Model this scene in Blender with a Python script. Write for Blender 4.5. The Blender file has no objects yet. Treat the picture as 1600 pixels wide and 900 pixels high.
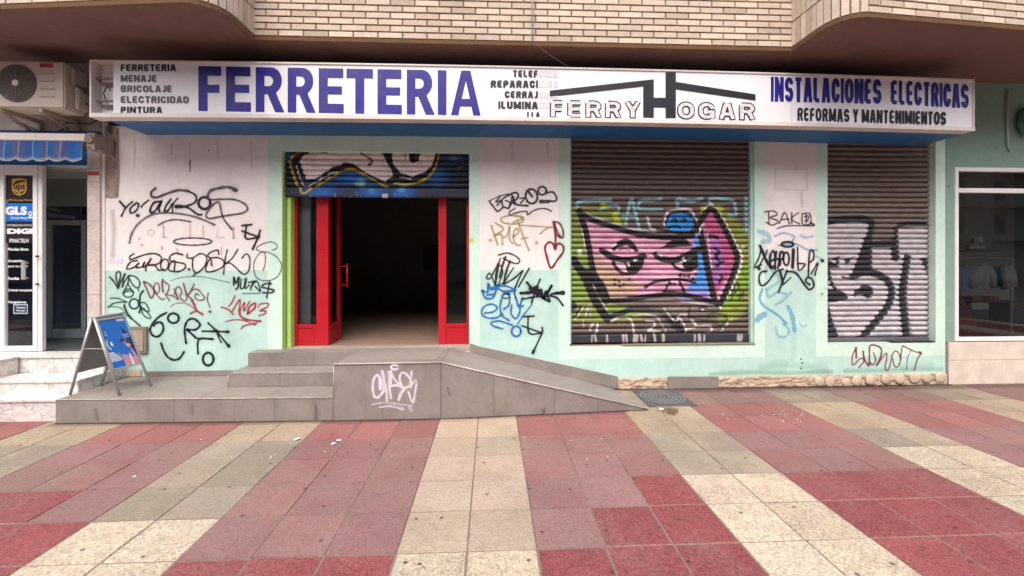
import bpy, bmesh, math, random
import numpy as np
from mathutils import Vector, Matrix, noise as mnoise
random.seed(7)
RNG = np.random.default_rng(11)
C = bpy.context.scene
col = C.collection

# ------------------------------------------------------------------ camera, sky, sun, exposure
FPX = 662.0
YAW = 0.0483
CD, CH = 5.57, 1.70
cd = bpy.data.cameras.new('camera')
cam = bpy.data.objects.new('camera', cd)
col.objects.link(cam)
cam.location = (0, -CD, CH)
cam.rotation_euler = (math.radians(90), 0, -YAW)
cd.sensor_width = 36
cd.lens = 36 * FPX / 1600
cd.shift_y = -42 / 1600
cd.clip_start = 0.05
cd.clip_end = 500
C.camera = cam

SUN_EL, SUN_AZ = 60.0, 196.0          # azimuth clockwise from +Y: behind the camera, a little to the left
w = bpy.data.worlds.new('World')
C.world = w
w.use_nodes = True
nt = w.node_tree
bg = nt.nodes['Background']
sky = nt.nodes.new('ShaderNodeTexSky')
sky.sky_type = 'NISHITA'
sky.sun_disc = False
sky.sun_elevation = math.radians(SUN_EL)
sky.sun_rotation = math.radians(SUN_AZ)
sky.air_density = 0.7
sky.dust_density = 6.0
sky.ozone_density = 0.6
nt.links.new(sky.outputs[0], bg.inputs[0])
bg.inputs[1].default_value = 0.15

sd = bpy.data.lights.new('sun', 'SUN')
sun = bpy.data.objects.new('sun', sd)
col.objects.link(sun)
sd.energy = 1.5
sd.angle = math.radians(70)
sd.color = (1.0, 0.985, 0.97)
az, el = math.radians(SUN_AZ), math.radians(SUN_EL)
sdir = Vector((math.sin(az) * math.cos(el), math.cos(az) * math.cos(el), math.sin(el)))
sun.rotation_euler = sdir.to_track_quat('Z', 'Y').to_euler()
sun.location = sdir * 30

C.view_settings.view_transform = 'Standard'
C.view_settings.look = 'None'
C.view_settings.gamma = 1
C.view_settings.exposure = 0.92
try:
    C.cycles.max_bounces = 8
    C.cycles.transparent_max_bounces = 16
except Exception:
    pass

# ------------------------------------------------------------------ helpers
CA, SA = math.cos(YAW), math.sin(YAW)


def ray(x, y):
    u = (x - 800) / FPX
    return u * CA + SA, CA - u * SA, (408 - y) / FPX


def at(x, y, Y=0.0):
    """point of the vertical plane at depth Y that the survey pixel (1600 wide) shows"""
    r = ray(x, y)
    t = (Y + CD) / r[1]
    return Vector((t * r[0], Y, CH + t * r[2]))


def atz(x, y, Z=0.0):
    r = ray(x, y)
    t = (Z - CH) / r[2]
    return Vector((t * r[0], t * r[1] - CD, Z))


def wx(x, Y=0.0):
    return at(x, 408, Y).x


def lin(c):
    out = []
    for v in c[:3]:
        v = v / 255.0
        out.append(v / 12.92 if v <= 0.04045 else ((v + 0.055) / 1.055) ** 2.4)
    return tuple(out)


MATS = {}


def mat(name, base=(.5, .5, .5), rough=.8, var=.12, scale=6.0, bump=.0, bscale=60.0, metal=0.0, dirt=None, damt=.0,
        dscale=2.0, spec=.4, attr=None, streak=0.0, emit=None, alpha_attr=None):
    """procedural surface: base colour (or a face attribute) broken up by noise, optional dirt stains, streaks, bump"""
    if name in MATS:
        return MATS[name]
    m = bpy.data.materials.new(name)
    m.use_nodes = True
    t = m.node_tree
    N, L = t.nodes, t.links
    b = N['Principled BSDF']
    b.inputs['Roughness'].default_value = rough
    b.inputs['Metallic'].default_value = metal
    b.inputs['Specular IOR Level'].default_value = spec
    co = N.new('ShaderNodeTexCoord')
    geo = N.new('ShaderNodeNewGeometry')
    pos = geo.outputs['Position']

    def noise(s, det=5, r=.6, vec=None):
        n = N.new('ShaderNodeTexNoise')
        n.inputs['Scale'].default_value = s
        n.inputs['Detail'].default_value = det
        n.inputs['Roughness'].default_value = r
        L.new(vec or pos, n.inputs['Vector'])
        return n.outputs['Fac']

    def mix(a, bb, fac, mode='MIX'):
        x = N.new('ShaderNodeMix')
        x.data_type = 'RGBA'
        x.blend_type = mode
        for sock, v in ((x.inputs[0], fac), (x.inputs[6], a), (x.inputs[7], bb)):
            if isinstance(v, (int, float)):
                sock.default_value = v
            elif isinstance(v, tuple):
                sock.default_value = (*v[:3], 1)
            else:
                L.new(v, sock)
        return x.outputs[2]

    def ramp(fac, lo, hi, a=0.0, bb=1.0):
        r = N.new('ShaderNodeMapRange')
        r.inputs[1].default_value, r.inputs[2].default_value = lo, hi
        r.inputs[3].default_value, r.inputs[4].default_value = a, bb
        L.new(fac, r.inputs[0])
        return r.outputs[0]

    if attr:
        an = N.new('ShaderNodeAttribute')
        an.attribute_name = attr
        c = an.outputs['Color']
    else:
        rgb = N.new('ShaderNodeRGB')
        rgb.outputs[0].default_value = (*base[:3], 1)
        c = rgb.outputs[0]
    if var:
        v1 = ramp(noise(scale), .3, .7, 1 - var, 1 + var)
        v2 = ramp(noise(scale * 7, 3), .3, .7, 1 - var * .6, 1 + var * .6)
        mm = N.new('ShaderNodeMath')
        mm.operation = 'MULTIPLY'
        L.new(v1, mm.inputs[0])
        L.new(v2, mm.inputs[1])
        comb = N.new('ShaderNodeCombineColor')
        for i in range(3):
            L.new(mm.outputs[0], comb.inputs[i])
        c = mix(c, comb.outputs[0], 1.0, 'MULTIPLY')
    if dirt:
        d = ramp(noise(dscale, 8, .7), .48, .72, 0, damt)
        c = mix(c, dirt, d)
    if streak:
        mp = N.new('ShaderNodeMapping')
        mp.inputs['Scale'].default_value = (9, 9, .5)
        L.new(pos, mp.inputs['Vector'])
        d = ramp(noise(1.6, 6, .65, mp.outputs[0]), .5, .8, 0, streak)
        c = mix(c, dirt or (.15, .13, .12), d)
    L.new(c, b.inputs['Base Color'])
    if bump:
        bn = N.new('ShaderNodeBump')
        bn.inputs['Strength'].default_value = bump
        bn.inputs['Distance'].default_value = .004
        L.new(noise(bscale, 4), bn.inputs['Height'])
        L.new(bn.outputs[0], b.inputs['Normal'])
    rr = ramp(noise(scale * 2), .3, .7, max(0, rough - .08), min(1, rough + .08))
    L.new(rr, b.inputs['Roughness'])
    if emit:
        b.inputs['Emission Color'].default_value = (*emit[:3], 1)
        b.inputs['Emission Strength'].default_value = emit[3]
    if alpha_attr:
        an = N.new('ShaderNodeAttribute')
        an.attribute_name = alpha_attr
        n = ramp(noise(45, 3), .25, .6, .72, 1.0)
        mm = N.new('ShaderNodeMath')
        mm.operation = 'MULTIPLY'
        L.new(an.outputs['Fac'], mm.inputs[0])
        L.new(n, mm.inputs[1])
        L.new(mm.outputs[0], b.inputs['Alpha'])
    MATS[name] = m
    return m


def glass(name, tint=(.9, .95, .95), rough=.02, ior=1.45):
    if name in MATS:
        return MATS[name]
    m = bpy.data.materials.new(name)
    m.use_nodes = True
    t = m.node_tree
    N, L = t.nodes, t.links
    for n in list(N):
        if n.type != 'OUTPUT_MATERIAL':
            N.remove(n)
    out = [n for n in N if n.type == 'OUTPUT_MATERIAL'][0]
    tr = N.new('ShaderNodeBsdfTransparent')
    tr.inputs[0].default_value = (*tint, 1)
    gl = N.new('ShaderNodeBsdfGlossy')
    gl.inputs['Roughness'].default_value = rough
    fr = N.new('ShaderNodeFresnel')
    fr.inputs[0].default_value = ior
    mx = N.new('ShaderNodeMixShader')
    L.new(fr.outputs[0], mx.inputs[0])
    L.new(tr.outputs[0], mx.inputs[1])
    L.new(gl.outputs[0], mx.inputs[2])
    L.new(mx.outputs[0], out.inputs[0])
    MATS[name] = m
    return m


ORG = {}


def tag(o, label=None, cat=None, group=None, kind=None):
    if label: o['label'] = label
    if cat: o['category'] = cat
    if group: o['group'] = group
    if kind: o['kind'] = kind
    return o


def empty(name, loc, label=None, cat=None, group=None):
    o = bpy.data.objects.new(name, None)
    col.objects.link(o)
    o.location = loc
    o.empty_display_size = .2
    ORG[o.name] = Vector(loc)
    return tag(o, label, cat, group)


def link(me, name, mats, parent=None, origin=None, smooth=False):
    """links a mesh written in world coordinates as one object, its origin at the base of the mesh"""
    n = len(me.vertices)
    co = np.empty(n * 3)
    me.vertices.foreach_get('co', co)
    co = co.reshape(-1, 3)
    if origin is None:
        lo, hi = co.min(0), co.max(0)
        origin = Vector(((lo[0] + hi[0]) / 2, (lo[1] + hi[1]) / 2, lo[2]))
    co = co - np.array(origin)
    me.vertices.foreach_set('co', co.ravel())
    for m in (mats if isinstance(mats, (list, tuple)) else [mats]):
        me.materials.append(m)
    if smooth:
        me.polygons.foreach_set('use_smooth', [True] * len(me.polygons))
    me.update()
    o = bpy.data.objects.new(name, me)
    me.name = name
    col.objects.link(o)
    ORG[o.name] = Vector(origin)
    if parent:
        o.parent = parent
        o.location = Vector(origin) - ORG[parent.name]
    else:
        o.location = origin
    return o


class MB:
    def __init__(s):
        s.v, s.f, s.m = [], [], []

    def add(s, vs, fs, mi=0):
        k = len(s.v)
        s.v += [tuple(v) for v in vs]
        for f in fs:
            s.f.append(tuple(i + k for i in f))
            s.m.append(mi)
        return s

    def box(s, x0, x1, y0, y1, z0, z1, mi=0):
        x0, x1 = sorted((x0, x1)); y0, y1 = sorted((y0, y1)); z0, z1 = sorted((z0, z1))
        return s.hexa([(x0, y0, z0), (x1, y0, z0), (x1, y1, z0), (x0, y1, z0)],
                      [(x0, y0, z1), (x1, y0, z1), (x1, y1, z1), (x0, y1, z1)], mi)

    def hexa(s, lo, hi, mi=0):
        return s.add(list(lo) + list(hi), [(3, 2, 1, 0), (4, 5, 6, 7), (0, 1, 5, 4), (1, 2, 6, 5), (2, 3, 7, 6), (3, 0, 4, 7)], mi)

    def prism(s, poly, d, mi=0):
        """flat polygon (3d points) thickened by vector d"""
        n = len(poly)
        a = [Vector(p) for p in poly]
        b = [p + Vector(d) for p in a]
        fs = [tuple(range(n - 1, -1, -1)), tuple(range(n, 2 * n))]
        fs += [(i, (i + 1) % n, n + (i + 1) % n, n + i) for i in range(n)]
        return s.add(a + b, fs, mi)

    def quad(s, a, b, c, d, mi=0):
        return s.add([a, b, c, d], [(0, 1, 2, 3)], mi)

    def tube(s, path, r, n=8, mi=0, cap=True):
        path = [Vector(p) for p in path]
        rs = r if isinstance(r, (list, tuple)) else [r] * len(path)
        vs = []
        for i, p in enumerate(path):
            d = (path[min(i + 1, len(path) - 1)] - path[max(i - 1, 0)]).normalized()
            u = d.orthogonal().normalized() if i == 0 else (pu - d * pu.dot(d)).normalized()
            pu = u
            q = d.cross(u)
            vs += [p + (u * math.cos(2 * math.pi * j / n) + q * math.sin(2 * math.pi * j / n)) * rs[i] for j in range(n)]
        fs = []
        for i in range(len(path) - 1):
            for j in range(n):
                k = (j + 1) % n
                fs.append((i * n + j, i * n + k, (i + 1) * n + k, (i + 1) * n + j))
        if cap:
            fs.append(tuple(range(n - 1, -1, -1)))
            fs.append(tuple((len(path) - 1) * n + j for j in range(n)))
        return s.add(vs, fs, mi)

    def blob(s, c, r, mi=0, n=10, m=7, jit=0.0):
        c = Vector(c)
        vs, fs = [], []
        for i in range(m + 1):
            th = math.pi * i / m
            for j in range(n):
                ph = 2 * math.pi * j / n
                k = 1 + random.uniform(-jit, jit)
                vs.append(c + Vector((r[0] * math.sin(th) * math.cos(ph) * k, r[1] * math.sin(th) * math.sin(ph) * k, r[2] * math.cos(th) * k)))
        for i in range(m):
            for j in range(n):
                k = (j + 1) % n
                fs.append((i * n + j, (i + 1) * n + j, (i + 1) * n + k, i * n + k))
        return s.add(vs, fs, mi)

    def disc(s, c, ax, r, n=24, mi=0, th=.004):
        """round plate: centre, axis direction, radius, thickness"""
        c, ax = Vector(c), Vector(ax).normalized()
        u = ax.orthogonal().normalized(); q = ax.cross(u)
        poly = [c + (u * math.cos(2 * math.pi * j / n) + q * math.sin(2 * math.pi * j / n)) * r for j in range(n)]
        return s.prism(poly, ax * th, mi)

    def build(s, name, mats, parent=None, bevel=0.0, smooth=False, origin=None):
        me = bpy.data.meshes.new(name)
        me.from_pydata(s.v, [], s.f)
        me.polygons.foreach_set('material_index', s.m)
        bm = bmesh.new()
        bm.from_mesh(me)
        if bevel:
            es = [e for e in bm.edges if len(e.link_faces) == 2 and e.calc_face_angle(0) > .5]
            bmesh.ops.bevel(bm, geom=es, offset=bevel, segments=2, affect='EDGES', clamp_overlap=True)
        bmesh.ops.recalc_face_normals(bm, faces=bm.faces)
        bm.to_mesh(me)
        bm.free()
        return link(me, name, mats, parent, origin, smooth)


def spline(pts, sub=6):
    """Catmull-Rom through the points"""
    P = [np.array(p, float) for p in pts]
    if len(P) < 3:
        return np.array(P)
    P = [2 * P[0] - P[1]] + P + [2 * P[-1] - P[-2]]
    out = []
    for i in range(1, len(P) - 2):
        for k in range(sub):
            t = k / sub
            out.append(.5 * (2 * P[i] + (P[i + 1] - P[i - 1]) * t + (2 * P[i - 1] - 5 * P[i] + 4 * P[i + 1] - P[i + 2]) * t * t
                             + (3 * P[i] - P[i - 1] - 3 * P[i + 1] + P[i + 2]) * t ** 3))
    out.append(P[-2])
    return np.array(out)


def ell(cx, cy, rx, ry, n=14, rot=0):
    return [(cx + rx * math.cos(2 * math.pi * i / n) * math.cos(rot) - ry * math.sin(2 * math.pi * i / n) * math.sin(rot),
             cy + rx * math.cos(2 * math.pi * i / n) * math.sin(rot) + ry * math.sin(2 * math.pi * i / n) * math.cos(rot)) for i in range(n + 1)]


def graffiti(label, strokes, rgb, parent, ox, oy, sc, Y=0.0, mapper=None, wk=1.18, off=.0016, name='graffiti_tag', halo=.10):
    """sprayed lines as thin soft-edged ribbons lying on the wall. strokes: (points, width[, opacity]) in survey crops"""
    mapper = mapper or (lambda x, y, o: at(x, y, Y - o))
    vs, fs, al = [], [], []
    o = off
    if halo:                                            # faint overspray round every line, then the line itself
        strokes = [(st[0], st[1] * 2.3, (st[2] if len(st) > 2 else 1.0) * halo, 1) for st in strokes] + list(strokes)
    for st in strokes:
        pts, wd = st[0], st[1] * wk / sc
        op = st[2] if len(st) > 2 else 1.0
        S = spline([(ox + p[0] / sc, oy + p[1] / sc) for p in pts], 6 if len(pts) > 2 else 1)
        if len(S) == 1:
            S = np.array([S[0], S[0] + (.6, .1)])
        d = np.gradient(S, axis=0)
        d /= np.maximum(np.linalg.norm(d, axis=1), 1e-6)[:, None]
        nrm = np.stack([-d[:, 1], d[:, 0]], 1)
        rows = []
        h = wd / 2
        soft = h * .8 if len(st) > 3 else min(h * .8, .55)
        # round start and end
        for k, e in ((-1, .35), (-.6, .8)):
            rows.append((S[0] + d[0] * h * k, nrm[0], e))
        for i in range(len(S)):
            rows.append((S[i], nrm[i], 1.0 + .12 * math.sin(i * .9 + len(pts))))
        for k, e in ((.6, .8), (1, .35)):
            rows.append((S[-1] + d[-1] * h * k, nrm[-1], e))
        k0 = len(vs)
        for ri, (p, n, e) in enumerate(rows):
            a = op * (0.6 if ri in (0, len(rows) - 1) else 1)
            for q, aa in ((-(h + soft) * e, 0), (-max(h - soft, h * .1) * e, a), (max(h - soft, h * .1) * e, a), ((h + soft) * e, 0)):
                vs.append(tuple(mapper(p[0] + n[0] * q, p[1] + n[1] * q, o)))
                al.append(aa)
        for ri in range(len(rows) - 1):
            for j in range(3):
                b = k0 + ri * 4 + j
                fs.append((b, b + 1, b + 5, b + 4))
        o += .00006
    me = bpy.data.meshes.new(name)
    me.from_pydata(vs, [], fs)
    at_ = me.attributes.new('cover', 'FLOAT', 'POINT')
    at_.data.foreach_set('value', al)
    m = mat('spray_%d_%d_%d' % rgb, tuple(v * .9 for v in lin(rgb)), rough=.55, var=.1, alpha_attr='cover')
    ob = link(me, name, m, parent)
    ob['label'] = label
    return ob


def text_mesh(txt, bold=0.0, shear=0.0, spacing=1.0):
    cu = bpy.data.curves.new('text', 'FONT')
    cu.body = txt
    cu.size = 1
    cu.offset = bold
    cu.shear = shear
    cu.space_character = spacing
    cu.fill_mode = 'FRONT'
    cu.resolution_u = 4
    o = bpy.data.objects.new('text', cu)
    col.objects.link(o)
    dg = bpy.context.evaluated_depsgraph_get()
    dg.update()
    me = bpy.data.meshes.new_from_object(o.evaluated_get(dg))
    bpy.data.objects.remove(o)
    bpy.data.curves.remove(cu)
    co = np.empty(len(me.vertices) * 3)
    me.vertices.foreach_get('co', co)
    co = co.reshape(-1, 3)
    me.materials.clear()
    return me, co


def text(name, txt, quad, m, parent, bold=.02, spacing=1.0, shear=0.0, label=None):
    """lettering fitted into quad = (left-bottom, right-bottom, right-top, left-top), 3d points"""
    me, co = text_mesh(txt, bold, shear, spacing)
    lo, hi = co.min(0), co.max(0)
    u = (co[:, 0] - lo[0]) / (hi[0] - lo[0])
    v = (co[:, 1] - lo[1]) / (hi[1] - lo[1])
    a, b, c, d = [np.array(q, float) for q in quad]
    P = ((1 - u) * (1 - v))[:, None] * a + (u * (1 - v))[:, None] * b + (u * v)[:, None] * c + ((1 - u) * v)[:, None] * d
    me.vertices.foreach_set('co', P.ravel())
    o = link(me, name, m, parent)
    if label: o['label'] = label
    return o


def curve_mesh(polys):
    """filled flat polygons with holes -> vertices (2d), faces"""
    cu = bpy.data.curves.new('outline', 'CURVE')
    cu.dimensions = '2D'
    cu.fill_mode = 'BOTH'
    for p in polys:
        sp = cu.splines.new('POLY')
        sp.points.add(len(p) - 1)
        for i, q in enumerate(p):
            sp.points[i].co = (q[0], q[1], 0, 1)
        sp.use_cyclic_u = True
    o = bpy.data.objects.new('outline', cu)
    col.objects.link(o)
    dg = bpy.context.evaluated_depsgraph_get()
    dg.update()
    me = bpy.data.meshes.new_from_object(o.evaluated_get(dg))
    bpy.data.objects.remove(o)
    bpy.data.curves.remove(cu)
    co = np.empty(len(me.vertices) * 3)
    me.vertices.foreach_get('co', co)
    return me, co.reshape(-1, 3)


def _arc(cx, cy, rx, ry, a0, a1, n=9):
    return [(cx + rx * math.cos(math.radians(a0 + (a1 - a0) * i / n)), cy + ry * math.sin(math.radians(a0 + (a1 - a0) * i / n))) for i in range(n + 1)]


# heavy block capitals: centre lines in a unit box, drawn with a broad pen
STROKES = {
    'A': (1.05, [[(0, -.2), (.40, 1.15)], [(.60, 1.15), (1, -.2)], [(.2, .27), (.8, .27)]]),
    'B': (1.0, [[(0, 0), (0, 1)], [(0, 1), (.55, 1)] + _arc(.55, .76, .40, .24, 80, -90) + [(0, .52)], [(.3, .52), (.6, .52)] + _arc(.6, .26, .40, .26, 80, -90) + [(0, 0)]]),
    'C': (1.0, [[(1, .68)] + _arc(.5, .62, .5, .38, 10, 180) + _arc(.5, .38, .5, .38, 180, 350) + [(1, .32)]]),
    'D': (1.0, [[(0, 0), (0, 1)], [(0, 1), (.45, 1)] + _arc(.5, .6, .5, .4, 80, 0) + _arc(.5, .4, .5, .4, 0, -80) + [(.45, 0), (0, 0)]]),
    'E': (.9, [[(0, 0), (0, 1)], [(0, 1), (1.15, 1)], [(0, .5), (1.05, .5)], [(0, 0), (1.15, 0)]]),
    'F': (.85, [[(0, -.2), (0, 1)], [(0, 1), (1.15, 1)], [(0, .47), (1.05, .47)]]),
    'G': (1.05, [[(1, .7)] + _arc(.5, .62, .5, .38, 15, 180) + _arc(.5, .38, .5, .38, 180, 340) + [(1, .42), (.55, .42)], [(1, .42), (1, -.1)]]),
    'H': (1.0, [[(0, -.2), (0, 1.2)], [(1, -.2), (1, 1.2)], [(0, .5), (1, .5)]]),
    'I': (.34, [[(.5, -.2), (.5, 1.2)]]),
    'J': (.75, [[(1, 1.2), (1, .3)] + _arc(.5, .3, .5, .3, 0, -150)]),
    'L': (.85, [[(0, 1.2), (0, 0)], [(0, 0), (1.15, 0)]]),
    'M': (1.3, [[(0, -.2), (0, 1.2)], [(1, -.2), (1, 1.2)], [(.02, 1.15), (.5, .0)], [(.5, .0), (.98, 1.15)]]),
    'N': (1.05, [[(0, -.2), (0, 1.2)], [(1, -.2), (1, 1.2)], [(.0, 1.12), (1, -.12)]]),
    'O': (1.05, [_arc(.5, .62, .5, .38, 0, 180) + _arc(.5, .38, .5, .38, 180, 360) + [(1, .62)]]),
    'P': (.95, [[(0, -.2), (0, 1)], [(0, 1), (.5, 1)] + _arc(.55, .72, .45, .28, 85, -85) + [(.5, .44), (0, .44)]]),
    'R': (1.0, [[(0, -.2), (0, 1)], [(0, 1), (.5, 1)] + _arc(.55, .74, .42, .26, 85, -85) + [(.5, .48), (0, .48)], [(.45, .48), (.66, .45), (1.02, -.2)]]),
    'S': (1.0, [_arc(.5, .73, .5, .27, 8, 235) + _arc(.5, .26, .5, .26, 55, -172)]),
    'T': (.95, [[(.5, -.2), (.5, 1)], [(-.15, 1), (1.15, 1)]]),
    'U': (1.0, [[(0, 1.2), (0, .35)] + _arc(.5, .35, .5, .35, 180, 360) + [(1, 1.2)]]),
    'V': (1.0, [[(0, 1.2), (.43, -.15)], [(.57, -.15), (1, 1.2)]]),
    'Y': (1.0, [[(.5, -.2), (.5, .45)], [(0, 1.2), (.5, .42)], [(.5, .42), (1, 1.2)]]),
}


def pen_ribbon(P, tx, ty):
    P = np.array(P, float) / (tx, ty)
    keep = [0]
    for i in range(1, len(P)):
        if np.hypot(*(P[i] - P[keep[-1]])) > 1e-4: keep.append(i)
    P = P[keep]
    d = np.diff(P, axis=0)
    d /= np.linalg.norm(d, axis=1)[:, None]
    L_, R_ = [], []
    for i in range(len(P)):
        a, b = d[max(i - 1, 0)], d[min(i, len(d) - 1)]
        t = a + b
        t /= max(np.linalg.norm(t), 1e-6)
        n = np.array([-t[1], t[0]])
        k = .5 / max(.55, float(n @ np.array([-a[1], a[0]])))
        L_.append((P[i] + n * k) * (tx, ty))
        R_.append((P[i] - n * k) * (tx, ty))
    return L_, R_


def block_text(name, txt, quad, m, parent, px_ratio, stem=.30, bar=.2, gap=.16, push=0.0, grow=0.0):
    """block capitals filling quad = (left-bottom, right-bottom, right-top, left-top); stem as a share of a letter width"""
    x, items = 0.0, []
    for ch in txt:
        if ch == ' ':
            x += .45
            continue
        wd, st = STROKES[ch]
        items.append((x, wd, st))
        x += wd + gap
    W = x - gap
    a, b, c, d = [np.array(q, float) for q in quad]
    nrm = np.cross(b - a, d - a)
    nrm /= np.linalg.norm(nrm)
    vs, fs = [], []
    off = push
    for x0, wd, st in items:
        tx, ty = stem, bar
        bx = max(wd - tx, .001)
        for P in st:
            Q = [(x0 + tx / 2 + p[0] * bx if wd > .4 else x0 + wd / 2, ty / 2 + p[1] * (1 - ty)) for p in P]
            L_, R_ = pen_ribbon(Q, tx + grow, ty + grow)
            k = len(vs)
            for l, r in zip(L_, R_):
                for q in (l, r):
                    u = min(max(q[0], x0 - grow / 2), x0 + wd + grow / 2) / W
                    v = min(max(q[1], -grow / 2), 1 + grow / 2)
                    vs.append(tuple((1 - u) * (1 - v) * a + u * (1 - v) * b + u * v * c + (1 - u) * v * d + nrm * off))
            for i in range(len(L_) - 1):
                fs.append((k + 2 * i, k + 2 * i + 1, k + 2 * i + 3, k + 2 * i + 2))
            off += .00012
    me = bpy.data.meshes.new(name)
    me.from_pydata(vs, [], fs)
    return link(me, name, m, parent)


# ------------------------------------------------------------------ painted roller shutters: layers of spray paint per vertex
def seg_dist(U, V, S):
    best = np.full(U.shape, 1e9)
    for i in range(len(S) - 1):
        a, b = S[i], S[i + 1]
        d = b - a
        l2 = max(float(d @ d), 1e-9)
        t = np.clip(((U - a[0]) * d[0] + (V - a[1]) * d[1]) / l2, 0, 1)
        best = np.minimum(best, np.hypot(U - a[0] - t * d[0], V - a[1] - t * d[1]))
    return best


def inside(U, V, P):
    r = np.zeros(U.shape, bool)
    n = len(P)
    for i in range(n):
        x0, y0 = P[i]
        x1, y1 = P[(i + 1) % n]
        if y0 == y1: continue
        c = ((V < y0) != (V < y1)) & (U < (x1 - x0) * (V - y0) / (y1 - y0) + x0)
        r ^= c
    return r


def spray(U, V, base, layers, ox=0, oy=0, sc=1.0):
    Cc = np.empty((len(U), 3))
    Cc[:] = base
    wob = (np.sin(U * .31 + V * .17) + np.sin(U * .11 - V * .37)) * .35
    mott = 1 + .07 * np.sin(U * .23 + 1) * np.sin(V * .31) + RNG.normal(0, .025, len(U))
    for ly in layers:
        kind = ly[0]
        if kind == 'blob':
            _, (cx, cy), (rx, ry), rgb, op = ly
            cx, cy, rx, ry = ox + cx / sc, oy + cy / sc, rx / sc, ry / sc
            a = op * np.exp(-(((U - cx) / rx) ** 2 + ((V - cy) / ry) ** 2))
        else:
            P = np.array([(ox + p[0] / sc, oy + p[1] / sc) for p in ly[1]])
            if kind == 'poly':
                _, _, rgb, soft = ly[:4]
                op = ly[4] if len(ly) > 4 else 1
                soft = soft / sc
                cl = np.vstack([P, P[:1]])
                d = seg_dist(U, V, cl)
                sd = np.where(inside(U, V, P), d, -d) + wob * .6
                a = op * np.clip(.5 + sd / max(soft, .6), 0, 1)
            else:
                _, _, wd, rgb = ly[:4]
                op = ly[4] if len(ly) > 4 else 1
                S = spline(P, 5)
                h = wd / sc / 2
                lo, hi = S.min(0) - h - 3, S.max(0) + h + 3
                a = np.zeros(len(U))
                k = (U > lo[0]) & (U < hi[0]) & (V > lo[1]) & (V < hi[1])
                d = seg_dist(U[k], V[k], S)
                a[k] = op * np.clip(.5 + (h + wob[k] * .35 - d) / .9, 0, 1)
        c = np.array(lin(rgb)) * .92
        Cc = Cc * (1 - a[:, None]) + c * a[:, None]
    return Cc * mott[:, None]


def pixel_of(X, Y, Z):
    dx, dy, dz = X, Y + CD, Z - CH
    dep = dx * SA + dy * CA
    return 800 + FPX * (dx * CA - dy * SA) / dep, 408 - FPX * dz / dep


def shutter(X0, X1, z0, z1, Y, ncol, base, layers, parent, label, pitch=.072, bar=.12, lay_kw=None, bar_rgb=(45, 46, 54), bar_layers=()):
    prof = [(.0, .026), (.22, .026), (.25, .006), (.33, -.004), (.46, -.0105), (.6, -.0125), (.76, -.010), (.90, -.003), (.96, .004), (.985, .026)]
    zs, ys = [], []
    z = z0 + bar
    while z < z1:
        for t, y in prof:
            zs.append(z + t * pitch)
            ys.append(y)
        z += pitch
    zs, ys = np.array(zs), np.array(ys)
    xs = np.linspace(X0, X1, ncol)
    Xg, Zg = np.meshgrid(xs, zs)
    Yg = np.repeat((Y + ys)[:, None], ncol, 1)
    Yg = Yg + .004 * np.sin(Xg * 2.1 + Zg * 1.3) + .002 * np.sin(Xg * 7 - Zg * 5) + .0012 * np.sin(np.round(Zg / pitch) * 12.9)
    U, V = pixel_of(Xg.ravel(), Y, Zg.ravel())
    cols = spray(U, V, base, layers, **(lay_kw or {}))
    nr = len(zs)
    idx = np.arange(nr * ncol).reshape(nr, ncol)
    F = np.stack([idx[:-1, :-1].ravel(), idx[:-1, 1:].ravel(), idx[1:, 1:].ravel(), idx[1:, :-1].ravel()], 1)
    me = bpy.data.meshes.new('roller_shutter')
    co = np.stack([Xg.ravel(), Yg.ravel(), Zg.ravel()], 1)
    me.from_pydata(co.tolist(), [], F.tolist())
    ca = me.color_attributes.new('paint', 'FLOAT_COLOR', 'POINT')
    ca.data.foreach_set('color', np.concatenate([cols, np.ones((len(cols), 1))], 1).ravel())
    o = link(me, 'roller_shutter', mat('painted_slats', rough=.5, var=.1, scale=9, attr='paint', dirt=(.09, .08, .07), damt=.25, dscale=5, metal=.0, streak=.12), parent, smooth=False)
    o['label'] = label
    # bottom bar, its own painted sheet
    nz = 12
    zb = np.linspace(z0, z0 + bar, nz)
    Xg, Zg = np.meshgrid(xs, zb)
    yb = np.full(nz, -.012); yb[-1] = .012; yb[0] = .012; yb[-2] = -.008; yb[1] = -.008
    Yg = np.repeat((Y + yb)[:, None], ncol, 1)
    U, V = pixel_of(Xg.ravel(), Y, Zg.ravel())
    cols = spray(U, V, np.array(lin(bar_rgb)), bar_layers, **(lay_kw or {}))
    idx = np.arange(nz * ncol).reshape(nz, ncol)
    F = np.stack([idx[:-1, :-1].ravel(), idx[:-1, 1:].ravel(), idx[1:, 1:].ravel(), idx[1:, :-1].ravel()], 1)
    me = bpy.data.meshes.new('bottom_bar')
    me.from_pydata(np.stack([Xg.ravel(), Yg.ravel(), Zg.ravel()], 1).tolist(), [], F.tolist())
    ca = me.color_attributes.new('paint', 'FLOAT_COLOR', 'POINT')
    ca.data.foreach_set('color', np.concatenate([cols, np.ones((len(cols), 1))], 1).ravel())
    link(me, 'bottom_bar', MATS['painted_slats'], o)
    return o

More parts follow.
